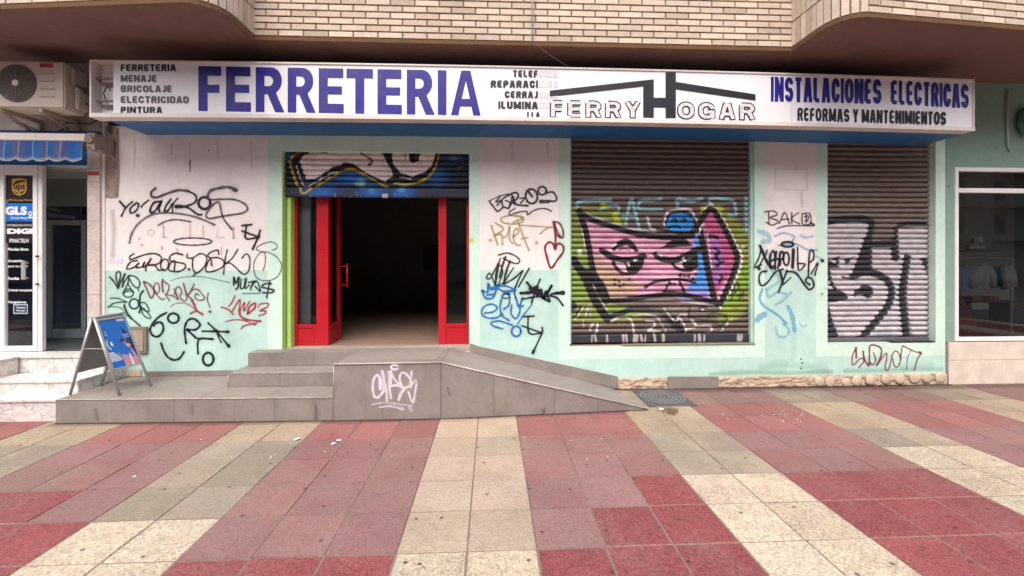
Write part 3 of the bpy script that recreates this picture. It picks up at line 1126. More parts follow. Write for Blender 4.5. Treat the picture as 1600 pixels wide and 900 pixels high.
# ------------------------------------------------------------------ roller shutters with their paint
K, Wt = (38, 33, 36), (226, 222, 222)
lay1 = [
    ('poly', [(889, 322), (905, 318), (940, 325), (978, 336), (978, 352), (930, 346), (908, 340), (925, 470), (1015, 486), (1000, 500), (930, 506), (889, 502)], (128, 134, 66), 6, .9),
    ('poly', [(889, 366), (912, 366), (921, 420), (932, 462), (960, 480), (1010, 486), (985, 492), (935, 500), (920, 470), (889, 470)], (124, 156, 62), 12, .9),
    ('poly', [(1095, 322), (1128, 320), (1150, 345), (1172, 362), (1172, 470), (1160, 492), (1140, 505), (1120, 500), (1135, 465), (1160, 405), (1135, 350), (1108, 326)], (140, 148, 62), 7, .85),
    ('poly', [(1172, 410), (1172, 440), (1150, 470), (1140, 490), (1125, 485), (1150, 435), (1160, 415)], (126, 166, 46), 8, .9),
    ('poly', [(908, 338), (960, 358), (1010, 371), (1080, 369), (1092, 350), (1112, 326), (1150, 395), (1148, 425), (1126, 472), (1110, 470), (1040, 461), (944, 471)], (204, 150, 178), 2),
    ('blob', (1000, 390), (60, 14), (222, 172, 194), .6),
    ('blob', (1030, 430), (30, 12), (240, 185, 208), .6),
    ('poly', [(921, 385), (945, 410), (975, 432), (1005, 446), (985, 464), (946, 471)], (176, 156, 120), 14, .8),
    ('poly', [(1080, 356), (1096, 360), (1102, 400), (1110, 468), (1064, 468), (1075, 450), (1090, 425), (1085, 380)], (74, 144, 212), 4),
    ('blob', (1086, 366), (9, 9), (140, 130, 200), .7),
    ('poly', [(1060, 452), (1110, 455), (1112, 472), (1060, 466)], (190, 130, 200), 8, .6),
    ('poly', [(1100, 342), (1112, 330), (1150, 395), (1146, 420), (1112, 470), (1104, 420)], (182, 88, 128), 3),
    ('poly', [(1110, 372), (1126, 374), (1134, 420), (1120, 450), (1112, 440)], (160, 108, 176), 6, .9),
    # old lettering across the top
    ('line', [(954, 312.5), (930, 313), (908, 314.5), (901, 319), (904, 323)], 5, (140, 188, 196)),
    ('line', [(938, 327), (952, 322), (966, 322), (966, 333)], 4.5, (140, 188, 196)),
    ('line', [(978, 350), (982, 326), (987, 312), (992, 328), (999, 358)], 5, (140, 188, 196)),
    ('line', [(973, 338), (995, 338)], 4.5, (140, 188, 196)),
    ('line', [(1033, 311), (1020, 313), (1001, 314), (998, 326), (1010, 328), (1034, 327.5)], 4.5, (140, 188, 196)),
    ('line', [(1011.5, 339), (1016, 355), (1022, 358)], 4, (190, 195, 195)),
    ('line', [(1059, 323), (1059, 311), (1078, 314), (1096, 310.5)], 5.5, (140, 188, 196)),
    ('line', [(1110, 320), (1110, 310.5), (1132, 311), (1145, 314), (1149, 327), (1149, 336), (1138, 336)], 4.5, (140, 188, 196)),
    ('line', [(1165, 308), (1165.5, 340), (1166, 364)], 5, (130, 182, 186)),
    ('line', [(941, 320), (946, 323)], 7, (178, 184, 54)), ('line', [(961, 336), (966, 350)], 10, (182, 190, 58)),
    ('line', [(1098, 326), (1099, 330)], 8, (182, 190, 58)), ('line', [(1123, 324), (1126, 330)], 8, (182, 190, 58)),
    # white outer glow lines
    ('line', [(902, 326), (908, 346), (914, 380), (922, 412)], 3.4, (222, 220, 208)),
    ('line', [(912, 332), (945, 345), (985, 357), (1025, 362)], 3.2, (180, 178, 178)),
    ('line', [(1102, 326), (1112, 320), (1122, 332), (1134, 350), (1150, 382), (1159, 402), (1150, 436), (1126, 480)], 3.6, (228, 226, 214)),
    ('line', [(924, 440), (940, 470), (954, 500)], 3, (206, 204, 190)),
    ('line', [(950, 470), (1000, 469), (1060, 470), (1118, 478)], 3.4, (176, 168, 165)),
    # black outline of the head
    ('line', [(905, 329), (916, 366), (926, 420), (936, 455), (946, 471)], 9.5, K),
    ('line', [(905, 331), (925, 344), (960, 355), (1000, 367), (1040, 371), (1082, 369)], 8.5, K),
    ('line', [(1080, 367), (1092, 350), (1111, 327), (1130, 354), (1147, 388), (1152, 404), (1145, 430), (1128, 470), (1122, 475)], 9.5, K),
    ('line', [(944, 470), (980, 468), (1030, 461), (1070, 461), (1122, 474)], 8, K),
    ('line', [(1092, 352), (1098, 380), (1104, 410), (1110, 440), (1116, 466)], 10, K),
    ('line', [(1097, 352), (1094, 358), (1093, 365)], 3, Wt),
    ('line', [(1107, 362), (1106, 372), (1109, 395), (1112, 420)], 2, (210, 205, 215)),
    ('line', [(1108, 368), (1118, 370), (1122, 372)], 5, K),
    ('line', [(1118, 388), (1124, 395), (1118, 400), (1126, 410), (1130, 408), (1120, 416)], 4.5, K),
    ('line', [(1127, 430), (1128, 436), (1124, 441)], 4, K),
    # tail on the left
    ('line', [(896, 406), (915, 436), (930, 470), (948, 497)], 13, K),
    ('poly', [(896, 404), (910, 418), (935, 428), (941, 444), (916, 444)], K, 1.5),
    ('line', [(938, 440), (944, 452), (949, 466)], 8, K),
    ('line', [(947, 497), (965, 491), (985, 484), (1015, 483), (1040, 485)], 8.5, (46, 46, 54)),
    ('poly', [(1024, 483), (1048, 488), (1070, 512), (1092, 526), (1068, 530), (1048, 508)], (46, 46, 54), 2),
    # eyes, brows, mouth, freckles
    ('poly', [(958, 403), (975, 404), (1004, 401), (1000, 417), (990, 425), (978, 427), (966, 421), (960, 412)], (232, 188, 200), 1.2),
    ('poly', [(977, 403), (1004, 400), (1001, 417), (990, 426), (980, 425), (976, 413)], K, 1.2),
    ('line', [(940, 391), (946, 395), (954, 400)], 9, K),
    ('line', [(946, 396), (954, 401.5), (966, 405), (980, 406), (994, 404), (1006, 400)], 9.5, K),
    ('line', [(957, 403), (960, 414), (968, 424), (979, 428), (991, 426), (1001, 417), (1005, 402)], 5.5, K),
    ('line', [(981, 412), (983, 414)], 4.5, Wt), ('line', [(991, 407), (996, 405)], 3, (200, 200, 205)),
    ('line', [(959, 389), (967, 381), (978, 376), (987, 381), (994, 391)], 6.5, K), ('line', [(968, 381), (979, 378), (987, 383)], 10, K),
    ('line', [(956, 386), (963, 381)], 2.5, Wt), ('line', [(966, 391), (976, 389), (984, 392)], 2, (150, 90, 110)),
    ('poly', [(1050, 406), (1068, 402), (1090, 398), (1090, 414), (1080, 421), (1064, 421), (1053, 414)], (232, 195, 205), 1.2),
    ('poly', [(1066, 400), (1090, 390), (1091, 408), (1088, 418), (1078, 422), (1068, 419), (1066, 410)], K, 1.2),
    ('line', [(1024, 397), (1030, 402)], 8, K),
    ('line', [(1026, 399), (1036, 405), (1052, 406.5), (1068, 402), (1080, 395), (1091, 390)], 10, K),
    ('line', [(1050, 407), (1054, 416), (1065, 422), (1080, 422), (1090, 414)], 5, K),
    ('line', [(1068, 404), (1070, 407)], 4.5, Wt), ('line', [(1075, 405), (1080, 404)], 2.5, (170, 170, 175)), ('line', [(1028, 396), (1034, 400)], 2.5, Wt),
    ('poly', [(1032, 388), (1045, 378), (1058, 370), (1070, 372), (1084, 384), (1068, 385), (1050, 387)], K, 1.2),
    ('line', [(1008, 449), (1022, 441), (1045, 437), (1066, 437), (1086, 442)], 4.5, K),
    ('line', [(1038, 456), (1046, 441)], 4, K), ('line', [(1062, 441), (1070, 457)], 4.5, K), ('line', [(1037, 457), (1071, 458)], 4.5, K),
] + [('line', [(x, y), (x + .8, y + .6)], 3.8, K) for x, y in ((960, 437), (967, 440), (983, 436), (960, 444), (974, 444), (968, 447), (1062, 431), (1064, 428), (1069, 431), (1075, 432), (1078, 429), (1087, 428), (1082, 435), (1048, 443), (1053, 443))] + [
    # blue cap
    ('line', [(1038, 352), (1042, 333), (1055, 328), (1078, 327.5), (1086, 342), (1089, 346)], 3.4, (214, 200, 204)),
    ('poly', [(1040, 348), (1046, 336), (1058, 332), (1077, 332), (1085, 345), (1078, 361), (1052, 362), (1040, 357)], (36, 134, 208), 2),
    ('line', [(1020, 355), (1036, 359), (1060, 364), (1078, 362), (1086, 350), (1080, 337), (1062, 331), (1046, 336), (1040, 350)], 3.6, K),
    ('line', [(1050, 345), (1054, 342), (1058, 346)], 4, K), ('line', [(1065, 345), (1069, 342), (1072, 346)], 4, K), ('line', [(1044, 356), (1056, 353), (1064, 356)], 3.2, K),
    # whitish scrawl underneath
    ('blob', (1060, 484), (40, 7), (150, 140, 132), .6),
    ('line', [(889, 472), (898, 478), (889, 484)], 8, (48, 46, 52)), ('line', [(899, 498), (912, 478)], 2.5, (200, 196, 190)), ('line', [(898, 496), (909, 478)], 3, K),
    ('line', [(914, 496), (920, 476)], 2.4, (190, 186, 180)), ('line', [(922, 496), (923, 476)], 2, (170, 166, 160)), ('line', [(911, 500), (912, 512)], 2, (180, 176, 170)),
    ('line', [(929, 503), (923, 510), (922, 516)], 3, (196, 190, 186)), ('line', [(934, 504), (932, 516), (930, 530)], 3.4, (205, 200, 196)),
    ('line', [(954, 503), (966, 496), (982, 497), (988, 505), (990, 518), (993, 534)], 3, (205, 200, 196)),
    ('line', [(990, 494), (1005, 491), (1024, 494), (1030, 500)], 2.6, (190, 186, 180)),
    ('line', [(1009, 501), (1022, 503), (1020, 512), (1012, 517), (1030, 517)], 3.2, (196, 190, 186)), ('line', [(1022, 517), (1022, 534)], 3.4, (200, 195, 190)),
    ('line', [(1025, 493), (1036, 510), (1040, 518), (1036, 532)], 1.6, (180, 180, 190)),
    ('line', [(1037, 482), (1055, 502), (1062, 492), (1072, 492)], 2.4, (196, 190, 186)), ('line', [(1060, 494), (1070, 510), (1072, 530)], 2.4, (200, 196, 196)),
    ('line', [(1080, 499), (1086, 506), (1086, 512)], 4, (196, 188, 186)), ('line', [(1072, 514), (1092, 510), (1108, 509), (1112, 514), (1106, 521), (1092, 528), (1080, 526)], 3.6, (200, 194, 192)),
    ('line', [(1126, 518), (1143, 498)], 1.8, (200, 196, 190)), ('line', [(1078, 480), (1078, 496), (1100, 500), (1130, 510)], 3, (60, 66, 60)),
    ('poly', [(1090, 481), (1106, 478), (1100, 488), (1094, 487)], (60, 60, 62), 1.5), ('line', [(1096, 484), (1099, 484)], 3, Wt),
    ('line', [(1104, 500), (1110, 490), (1135, 494), (1128, 510)], 3, (66, 76, 56)),
    ('line', [(1142, 470), (1148, 445), (1152, 441), (1154, 450), (1147, 458)], 3, (66, 66, 44)), ('line', [(1158, 452), (1154, 470), (1162, 455), (1160, 466)], 2.4, (80, 76, 60)),
    ('line', [(905, 393), (906, 395)], 7, (232, 230, 216)), ('line', [(1160, 386), (1162, 387)], 5, (222, 222, 206)),
]
for _ in range(40):
    x, y = random.uniform(890, 1170), random.uniform(320, 520)
    lay1.append(('line', [(x, y), (x + random.uniform(-1, 1), y + random.uniform(0, 3))], random.uniform(.8, 1.6), random.choice(((206, 200, 194), (60, 54, 52), (150, 140, 130))), .6))
SHB = .085
GB = np.array(lin((100, 88, 83)))
drips = [('line', [(x, 524), (x + random.uniform(-2, 2), 532 + random.uniform(0, 3))], random.uniform(2, 5), (190, 184, 182), .75) for x in (925, 929, 948, 973, 978, 991, 995, 1001, 1008, 1022, 1036, 1085, 1092, 1100, 1153, 1158)]
shutter(xs[6] + .004, xs[7] - .006, ZW + .02, ZWT, SHB, 420, GB, lay1, shop, 'brown roller shutter sprayed with a pink cat-like face', bar_layers=drips)

SL, DG = (196, 191, 194), (50, 50, 56)
lay2 = [
    ('blob', (250, 45), (60, 8), (120, 150, 130), .6),
    ('poly', [(32, 108), (100, 96), (180, 90), (292, 96), (286, 205), (232, 330), (192, 440), (330, 418), (430, 500), (435, 580), (560, 850), (100, 850), (32, 620)], SL, 4),
    ('poly', [(318, 250), (440, 250), (445, 332), (540, 320), (505, 480), (540, 700), (560, 850), (230, 850), (400, 640), (452, 520), (400, 440), (320, 390)], SL, 4),
    ('poly', [(480, 130), (668, 120), (668, 850), (575, 850), (548, 700), (540, 560), (555, 320), (480, 322)], SL, 4),
    ('blob', (380, 350), (60, 80), (190, 160, 170), .35), ('blob', (150, 700), (120, 100), (190, 180, 190), .4), ('blob', (600, 600), (50, 120), (180, 172, 176), .4),
    ('blob', (380, 810), (60, 30), (120, 140, 170), .6),
    ('line', [(25, 88), (100, 76), (200, 68), (280, 72), (318, 100), (312, 150), (300, 195)], 46, DG),
    ('line', [(290, 195), (262, 280), (230, 370), (200, 440)], 44, DG),
    ('poly', [(285, 210), (482, 205), (482, 335), (440, 335), (440, 252), (318, 252), (312, 392), (340, 412), (240, 420), (250, 330)], DG, 4),
    ('line', [(195, 440), (250, 412), (330, 418), (405, 455), (440, 520), (425, 610), (370, 690), (300, 770), (230, 855)], 46, DG),
    ('line', [(470, 320), (470, 200), (472, 130), (520, 102), (600, 100), (685, 104)], 26, DG),
    ('line', [(470, 320), (462, 200)], 44, DG),
    ('line', [(542, 318), (528, 420), (510, 540), (518, 660), (530, 800)], 48, DG),
    ('line', [(545, 690), (580, 850)], 5, (140, 140, 120)),
    ('poly', [(470, 850), (490, 820), (540, 806), (558, 850)], (44, 44, 60), 4),
    ('poly', [(32, 330), (70, 320), (108, 308), (104, 382), (32, 384)], DG, 4), ('line', [(60, 335), (75, 345)], 20, SL),
    ('poly', [(138, 335), (220, 298), (150, 364)], DG, 4),
    ('poly', [(32, 520), (120, 530), (165, 562), (150, 590), (32, 606)], DG, 4),
    ('poly', [(195, 540), (245, 500), (290, 490), (328, 522), (312, 572), (280, 578), (255, 552), (230, 552), (205, 570)], DG, 4),
    ('line', [(125, 440), (140, 446)], 16, K), ('line', [(155, 448), (172, 446)], 14, K),
    ('poly', [(32, 600), (62, 720), (112, 852), (32, 852)], DG, 4), ('line', [(36, 380), (48, 460), (80, 520)], 22, DG),
    ('poly', [(628, 320), (670, 318), (670, 430)], DG, 4),
    ('line', [(340, 100), (320, 190)], 6, (150, 150, 130), .6),
]
shutter(xs[10] + .004, xs[11] - .006, ZW + .005, ZWT, SHB + .01, 260, np.array(lin((114, 102, 95))), lay2, shop, 'narrow roller shutter with big silver and grey sprayed letters', bar=.06,
        lay_kw=dict(ox=1285, oy=325, sc=4.0909), bar_rgb=(96, 92, 96))

NV = (22, 28, 46)
YE = (200, 172, 48)
lay3 = [('blob', c_, r_, (28, 112, 200), o_) for c_, r_, o_ in (((330, 370), (120, 60), .9), ((590, 260), (150, 50), .9), ((760, 380), (110, 50), .9), ((1010, 380), (90, 50), .9), ((1290, 240), (90, 80), .6), ((60, 80), (40, 60), .7), ((1420, 90), (100, 50), .35))]
lay3 += [('blob', (665, 300), (30, 30), (150, 205, 215), .9), ('blob', (625, 300), (12, 12), (150, 205, 215), .9), ('blob', (1000, 355), (30, 22), (110, 180, 220), .8), ('blob', (745, 360), (24, 18), (110, 170, 215), .6), ('blob', (1440, 90), (40, 16), (110, 150, 160), .6)]
lay3 += [
    ('line', [(150, 40), (110, 70), (72, 112), (100, 230), (140, 330), (165, 375), (195, 385), (250, 345), (320, 310), (480, 210), (590, 186), (700, 232), (800, 285), (872, 325), (920, 297), (1030, 310), (1180, 275), (1270, 190), (1312, 40)], 18, YE),
    ('line', [(200, 40), (115, 108), (140, 230), (180, 335), (200, 350), (260, 310), (360, 250), (480, 175), (590, 150), (700, 200), (880, 300), (940, 262), (1080, 275), (1200, 215), (1260, 130), (1285, 40)], 46, (20, 17, 24)),
    ('poly', [(240, 40), (150, 100), (180, 200), (210, 266), (280, 266), (400, 182), (520, 128), (600, 140), (700, 210), (862, 287), (932, 230), (880, 130), (830, 40)], (242, 230, 226), 4),
    ('poly', [(915, 40), (930, 140), (990, 212), (1080, 242), (1180, 216), (1252, 150), (1285, 40)], (242, 230, 226), 4),
    ('line', [(650, 40), (700, 75), (750, 105), (755, 128), (720, 148)], 14, (28, 22, 28)), ('line', [(300, 40), (380, 45)], 10, (28, 22, 28)),
    ('poly', [(1058, 40), (1066, 118), (1100, 135), (1142, 112), (1155, 40)], (26, 24, 30), 4), ('line', [(1120, 60), (1122, 100)], 10, (90, 86, 92)), ('line', [(1032, 55), (1028, 110)], 8, (40, 32, 36)),
    ('line', [(125, 150), (150, 240), (188, 322), (230, 322), (300, 285), (400, 225), (462, 204)], 9, (226, 222, 226)), ('line', [(980, 245), (1080, 268)], 9, (226, 222, 226)),
    ('line', [(1470, 170), (1520, 160)], 9, (150, 155, 155)), ('line', [(1500, 110), (1515, 130)], 7, (150, 155, 155)),
]
bl = [l for l in lay3 if l[0] == 'blob'] + [('line', [(160, 330), (165, 372), (195, 384), (250, 346)], 18, YE)]
for _ in range(14):
    x = random.uniform(60, 1500)
    bl.append(('line', [(x, random.uniform(380, 420)), (x + 4, 424)], random.uniform(4, 8), (190, 190, 186), .6))
shutter(xs[2] + .01, xs[3] - .006, at(590, 309, .07).z, ZDT + .12, .07, 420, np.array(lin(NV)) , lay3, shop, 'half raised roller shutter with navy blue and cream graffiti over the doorway', bar=.13,
        lay_kw=dict(ox=440, oy=230, sc=5.3333), bar_rgb=(30, 38, 58), bar_layers=bl)
lk = MB()
p = at(602, 307, .055)
lk.box(p.x - .04, p.x + .04, .040, .056, p.z - .02, p.z + .035)
lk.build('shutter_lock', mat('dull_steel', (.42, .40, .38), .5, .1), shop, bevel=.006)

# ------------------------------------------------------------------ doorway: red frames, open leaf, dark room behind
YD = .20
zt = 2.75
dxa, dxb = xs[2], xs[3]
ZF = ZB + .003


def red_panel(name, p, q, glass_b, stile, label, handle=None, th=.05):
    """framed glazed leaf between floor points p and q (x, y)"""
    P, Q = Vector((*p, 0)), Vector((*q, 0))
    d = (Q - P).normalized()
    n = Vector((d.y, -d.x, 0)) * th
    L_ = (Q - P).length
    leaf = empty(name, (*((P + Q) / 2).xy, ZF))
    leaf.parent = shop
    leaf.location = ORG[leaf.name] - ORG[shop.name]
    leaf['label'] = label
    m = MB()

    def pc(u0, u1, z0, z1, k=0.0, t=1.0, mi=0):
        a, b = P + d * u0 + n * k, P + d * u1 + n * k
        c, e = b - n * (t), a - n * (t)
        m.hexa([a + Vector((0, 0, z0)), b + Vector((0, 0, z0)), c + Vector((0, 0, z0)), e + Vector((0, 0, z0))],
               [a + Vector((0, 0, z1)), b + Vector((0, 0, z1)), c + Vector((0, 0, z1)), e + Vector((0, 0, z1))], mi)
    pc(0, stile[0], ZF, zt)
    pc(L_ - stile[1], L_, ZF, zt)
    pc(stile[0], L_ - stile[1], glass_b - .05, glass_b, -.05, .9)
    pc(stile[0], L_ - stile[1], ZF, glass_b - .05, -.25, .5)
    pc(stile[0] + .03, L_ - stile[1] - .03, ZF + .05, glass_b - .085, -.12, .3)
    pc(stile[0], L_ - stile[1], ZF, ZF + .02, -.05, .9)
    pc(stile[0], L_ - stile[1], 2.68, zt, -.05, .9)
    m.build('frame', M['red'], leaf, bevel=.004)
    g_ = MB()
    a, b = P + d * stile[0] - n * .5, P + d * (L_ - stile[1]) - n * .5
    g_.quad(a + Vector((0, 0, glass_b)), b + Vector((0, 0, glass_b)), b + Vector((0, 0, 2.68)), a + Vector((0, 0, 2.68)))
    g_.build('glass', M['clear'], leaf)
    if handle:
        for sd_ in (1, -1):
            h = MB()
            c = P + d * (L_ - stile[1] * .5) + n * (1.0 if sd_ > 0 else -1.5) + n * (.9 * sd_)
            a_ = P + d * (L_ - stile[1] * .5) - n * .5
            h.tube([c + Vector((0, 0, handle[0])), c + Vector((0, 0, handle[1]))], .016)
            for z in (handle[0] + .04, handle[1] - .04):
                h.tube([a_ + Vector((0, 0, z)), c + Vector((0, 0, z))], .009, 6)
            h.build('handle', M['red'], leaf, smooth=True)
    return leaf


x459, x512, x685, x731 = at(460, 500, YD).x, at(512, 500, YD).x, at(685, 500, YD).x, at(732.5, 500, YD).x
zg = at(480, 507, YD).z
red_panel('side_light', (x459, YD), (x512, YD), zg, (.035, .15), 'fixed red framed glass panel left of the open doorway')
hin = Vector((x512 + .012, YD - .01, 0))
far = at(533.5, 500, .68)
red_panel('door_leaf', (hin.x, hin.y), (far.x, .68), zg - .01, (.10, .085), 'open red glazed door leaf with tall red handles', handle=(at(530, 450, .6).z, at(530, 412, .6).z))
red_panel('side_light', (x685, YD), (x731, YD), zg, (.105, .03), 'fixed red framed glass panel right of the open doorway')
lp = MB()  # lime board added facing forward so the jamb catches the light
lp.box(dxa + .012, x459 - .003, .10, .235, ZF, 3.1)
lp.build('added_jamb_board', M['lime'], shop, bevel=.004)
ob = MB()
ob.box(dxa + .01, dxb - .01, YD + .06, YD + .10, 2.76, 3.10)
ob.build('door_transom', M['darkred'], shop)
# grey blind behind the left panel and reflection-catching boxes inside
bl_ = MB()
bl_.box(at(463, 500, .3).x, at(484, 500, .3).x, .32, .36, ZF + .02, 2.9)
bl_.build('grey_board', mat('grey_board', (.33, .34, .345), .7, .06), shop)
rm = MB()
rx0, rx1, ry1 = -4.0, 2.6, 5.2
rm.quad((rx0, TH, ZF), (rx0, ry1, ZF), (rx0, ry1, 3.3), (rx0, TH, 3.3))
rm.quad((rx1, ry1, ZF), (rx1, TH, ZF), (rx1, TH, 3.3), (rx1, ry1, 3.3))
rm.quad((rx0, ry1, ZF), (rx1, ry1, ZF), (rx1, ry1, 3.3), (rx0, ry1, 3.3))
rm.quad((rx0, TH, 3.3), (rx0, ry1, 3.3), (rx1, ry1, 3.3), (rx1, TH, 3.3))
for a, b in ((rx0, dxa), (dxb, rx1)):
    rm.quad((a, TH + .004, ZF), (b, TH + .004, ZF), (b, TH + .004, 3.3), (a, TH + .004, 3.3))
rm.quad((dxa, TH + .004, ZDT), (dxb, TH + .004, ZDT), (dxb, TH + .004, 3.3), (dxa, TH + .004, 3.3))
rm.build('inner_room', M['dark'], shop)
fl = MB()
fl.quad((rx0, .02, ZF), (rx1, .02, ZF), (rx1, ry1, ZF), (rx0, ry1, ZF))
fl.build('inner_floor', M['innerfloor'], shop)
iw = MB()
iw.box(-1.7, -.5, 5.1, 5.18, 1.5, 2.1)
iw.build('wall_screen', M['black'], shop)
iw = MB()
iw.box(.1, 2.3, 4.2, 4.8, ZF, 1.6)
iw.build('counter', mat('dark_wood', (.05, .032, .022), .6, .2, 8), shop, bevel=.01)

# ------------------------------------------------------------------ sprayed tags on the front wall
BK, GR = (26, 22, 28), (84, 68, 74)
gA = (170, 280, 5.625)
graffiti('black sprayed tag starting YO! with long looping letters', [
    ([(95, 195), (140, 245)], 14), ([(205, 200), (150, 250), (110, 325)], 13),
    ([(235, 215), (195, 250), (185, 285), (205, 298), (245, 270), (262, 220), (240, 208)], 13),
    ([(350, 185), (310, 215), (285, 245)], 12), ([(250, 318), (258, 321)], 22),
    ([(465, 195), (400, 205), (365, 260), (370, 295), (410, 275), (460, 200), (440, 250), (445, 282)], 16),
    ([(545, 175), (500, 240), (490, 285), (520, 275), (560, 215)], 14), ([(605, 168), (565, 220), (560, 298)], 11),
    ([(595, 240), (640, 244), (690, 232), (740, 215), (770, 180), (755, 135), (690, 102)], 14),
    ([(590, 240), (640, 240)], 26), ([(600, 240), (660, 240), (710, 258), (760, 296), (790, 312), (815, 312)], 15),
    (ell(840, 210, 52, 52), 20)], BK, front, *gA)
graffiti('grey sprayed flourishes and arcs over the YO! tag', [
    ([(410, 80), (375, 110), (375, 150), (420, 160), (500, 130), (600, 98), (690, 102)], 17),
    ([(1112, 92), (1050, 70), (960, 80), (890, 105), (868, 150)], 22, .8), ([(1100, 90), (1116, 96)], 30),
    ([(895, 182), (1000, 175), (1110, 180), (1190, 215), (1220, 260), (1180, 295), (1100, 310), (1000, 325), (890, 345), (855, 325), (870, 280), (910, 230), (950, 202), (975, 215), (985, 270), (1010, 350), (1080, 440)], 13, .9),
    ([(180, 560), (200, 480), (250, 400), (330, 335), (430, 300), (550, 297), (680, 312), (800, 345), (930, 400)], 14, .75),
    ([(430, 405), (500, 370), (580, 355), (660, 362), (720, 375)], 10, .9)], GR, front, *gA, off=.0042)
graffiti('thin black sprayed tag with halo reading like DSK', [
    (ell(737, 548, 168, 32), 9),
    ([(220, 655), (185, 680), (190, 705), (240, 690), (330, 660), (410, 655), (460, 685), (450, 730), (400, 755), (350, 755)], 11),
    ([(250, 715), (195, 725), (160, 770), (165, 790), (220, 775), (265, 735), (240, 775), (290, 770), (315, 725), (300, 775), (340, 750), (370, 700)], 11),
    ([(370, 700), (330, 760), (325, 805)], 11), ([(350, 755), (400, 755), (440, 800), (480, 790)], 11),
    (ell(490, 752, 34, 50, rot=.2), 10),
    ([(650, 665), (590, 650), (540, 675), (540, 715), (600, 730), (665, 745), (670, 780), (620, 810), (560, 810), (525, 790), (540, 740), (580, 720), (575, 800)], 11),
    ([(703, 790), (708, 792)], 16),
    ([(690, 655), (690, 690), (740, 690), (800, 655), (850, 670), (860, 720), (830, 780), (770, 825), (740, 790), (735, 740), (738, 700)], 10), ([(775, 820), (740, 850)], 9),
    ([(965, 660), (960, 625), (910, 635), (870, 665), (890, 690), (960, 690), (1010, 720), (1000, 770), (930, 805), (870, 815), (850, 790), (870, 730), (895, 700), (905, 760)], 10),
    ([(1040, 620), (1020, 720), (1008, 835)], 9), ([(1135, 615), (1080, 700), (1020, 745), (1060, 735), (1110, 770), (1160, 820), (1195, 835), (1230, 800), (1240, 720), (1230, 670), (1200, 660), (1170, 695)], 9)], BK, front, *gA)
graffiti('black arrow like mark between the DSK tag and the door', [
    ([(1170, 408), (1255, 400)], 14), ([(1210, 405), (1205, 520), (1320, 510)], 15), ([(1170, 455), (1320, 510)], 13), ([(1330, 450), (1310, 515), (1265, 615)], 16)], BK, front, *gA)
graffiti('faint red remains of washed off letters', [
    ([(480, 410), (482, 510)], 12, .35), ([(482, 508), (510, 512)], 10, .3), ([(715, 400), (715, 520)], 11, .3), ([(830, 410), (830, 500)], 11, .3), ([(1095, 430), (1097, 520)], 13, .5), (ell(370, 470, 28, 24), 9, .2), ([(960, 440), (955, 510), (1010, 512)], 9, .2),
    ([(465, 595), (468, 615)], 13, .4), ([(600, 610), (606, 660)], 12, .3), ([(990, 600), (990, 660)], 12, .25), ([(268, 520), (270, 526)], 14, .4), ([(290, 578), (293, 582)], 14, .4)], (196, 92, 92), front, *gA, off=.0009)
graffiti('thin grey looping letter S beside the doorway', [
    ([(935, 235), (990, 210), (990, 165), (930, 135), (850, 150), (770, 190), (755, 220), (800, 245), (900, 260), (990, 310), (1045, 390), (1045, 460), (1000, 540), (920, 585), (820, 585), (750, 545), (725, 460), (730, 370), (780, 280), (830, 255), (860, 290), (855, 390), (835, 470)], 9, .9)], (92, 90, 96), front, 300, 360, 7.5)
graffiti('dark green scribbled tag MULTA$', [
    ([(490, 640), (490, 545), (515, 620), (550, 545), (540, 660), (515, 690)], 17), ([(575, 570), (570, 680), (610, 660), (620, 570)], 13), ([(640, 560), (625, 680), (670, 640)], 12),
    ([(660, 610), (750, 590)], 12), ([(715, 600), (685, 695)], 12), ([(690, 660), (760, 595), (800, 715), (740, 655)], 13),
    ([(930, 625), (860, 625), (815, 660), (880, 680), (960, 700), (930, 730), (830, 730)], 15), ([(910, 600), (875, 790)], 14)], (22, 38, 30), front, 300, 360, 7.5)
graffiti('thin grey arc above the red DEREKA tag', [([(-250, 590), (-150, 555), (10, 540), (150, 548), (300, 580), (440, 610)], 8, .6), ([(590, 740), (800, 738)], 11, .6)], (78, 104, 104), front, 300, 360, 7.5)
gD = (160, 420, 7.5)
graffiti('dark green tag with smiling round face at the edge of the wall', [
    ([(85, 95), (130, 145), (170, 205), (190, 218)], 14), ([(190, 215), (165, 130), (160, 55), (200, 35), (212, 80), (195, 150), (180, 225)], 14), ([(180, 230), (215, 150), (265, 60)], 14), ([(230, 215), (250, 160), (310, 80)], 14),
    ([(265, 60), (240, 140), (245, 200)], 12), ([(310, 80), (300, 160), (240, 290)], 12), ([(310, 80), (380, 90), (430, 140), (435, 200), (400, 222), (350, 180), (320, 120)], 12),
    (ell(303, 285, 60, 48), 11), ([(245, 282), (300, 262), (365, 272)], 10), ([(300, 185), (345, 250)], 10), ([(415, 220), (425, 262)], 7),
    ([(95, 345), (180, 345), (285, 388)], 10), ([(65, 448), (130, 405), (220, 390), (285, 388)], 11), ([(255, 415), (280, 500), (340, 580), (440, 668)], 15),
    (ell(370, 410, 55, 58), 15), ([(480, 258), (445, 300), (435, 400), (445, 450), (430, 515)], 17), ([(435, 400), (500, 400), (545, 480), (530, 500), (470, 470), (440, 420)], 11), ([(445, 450), (480, 540), (540, 580), (565, 570), (550, 540), (480, 460)], 10)], (24, 52, 38), front, *gD)
graffiti('thin light green strokes under the dark green tag', [([(65, 448), (150, 445), (220, 465), (300, 555)], 9), ([(200, 540), (300, 555), (330, 590)], 8), ([(250, 440), (285, 505), (320, 560)], 16, .8)], (78, 132, 62), front, *gD, off=.0008)
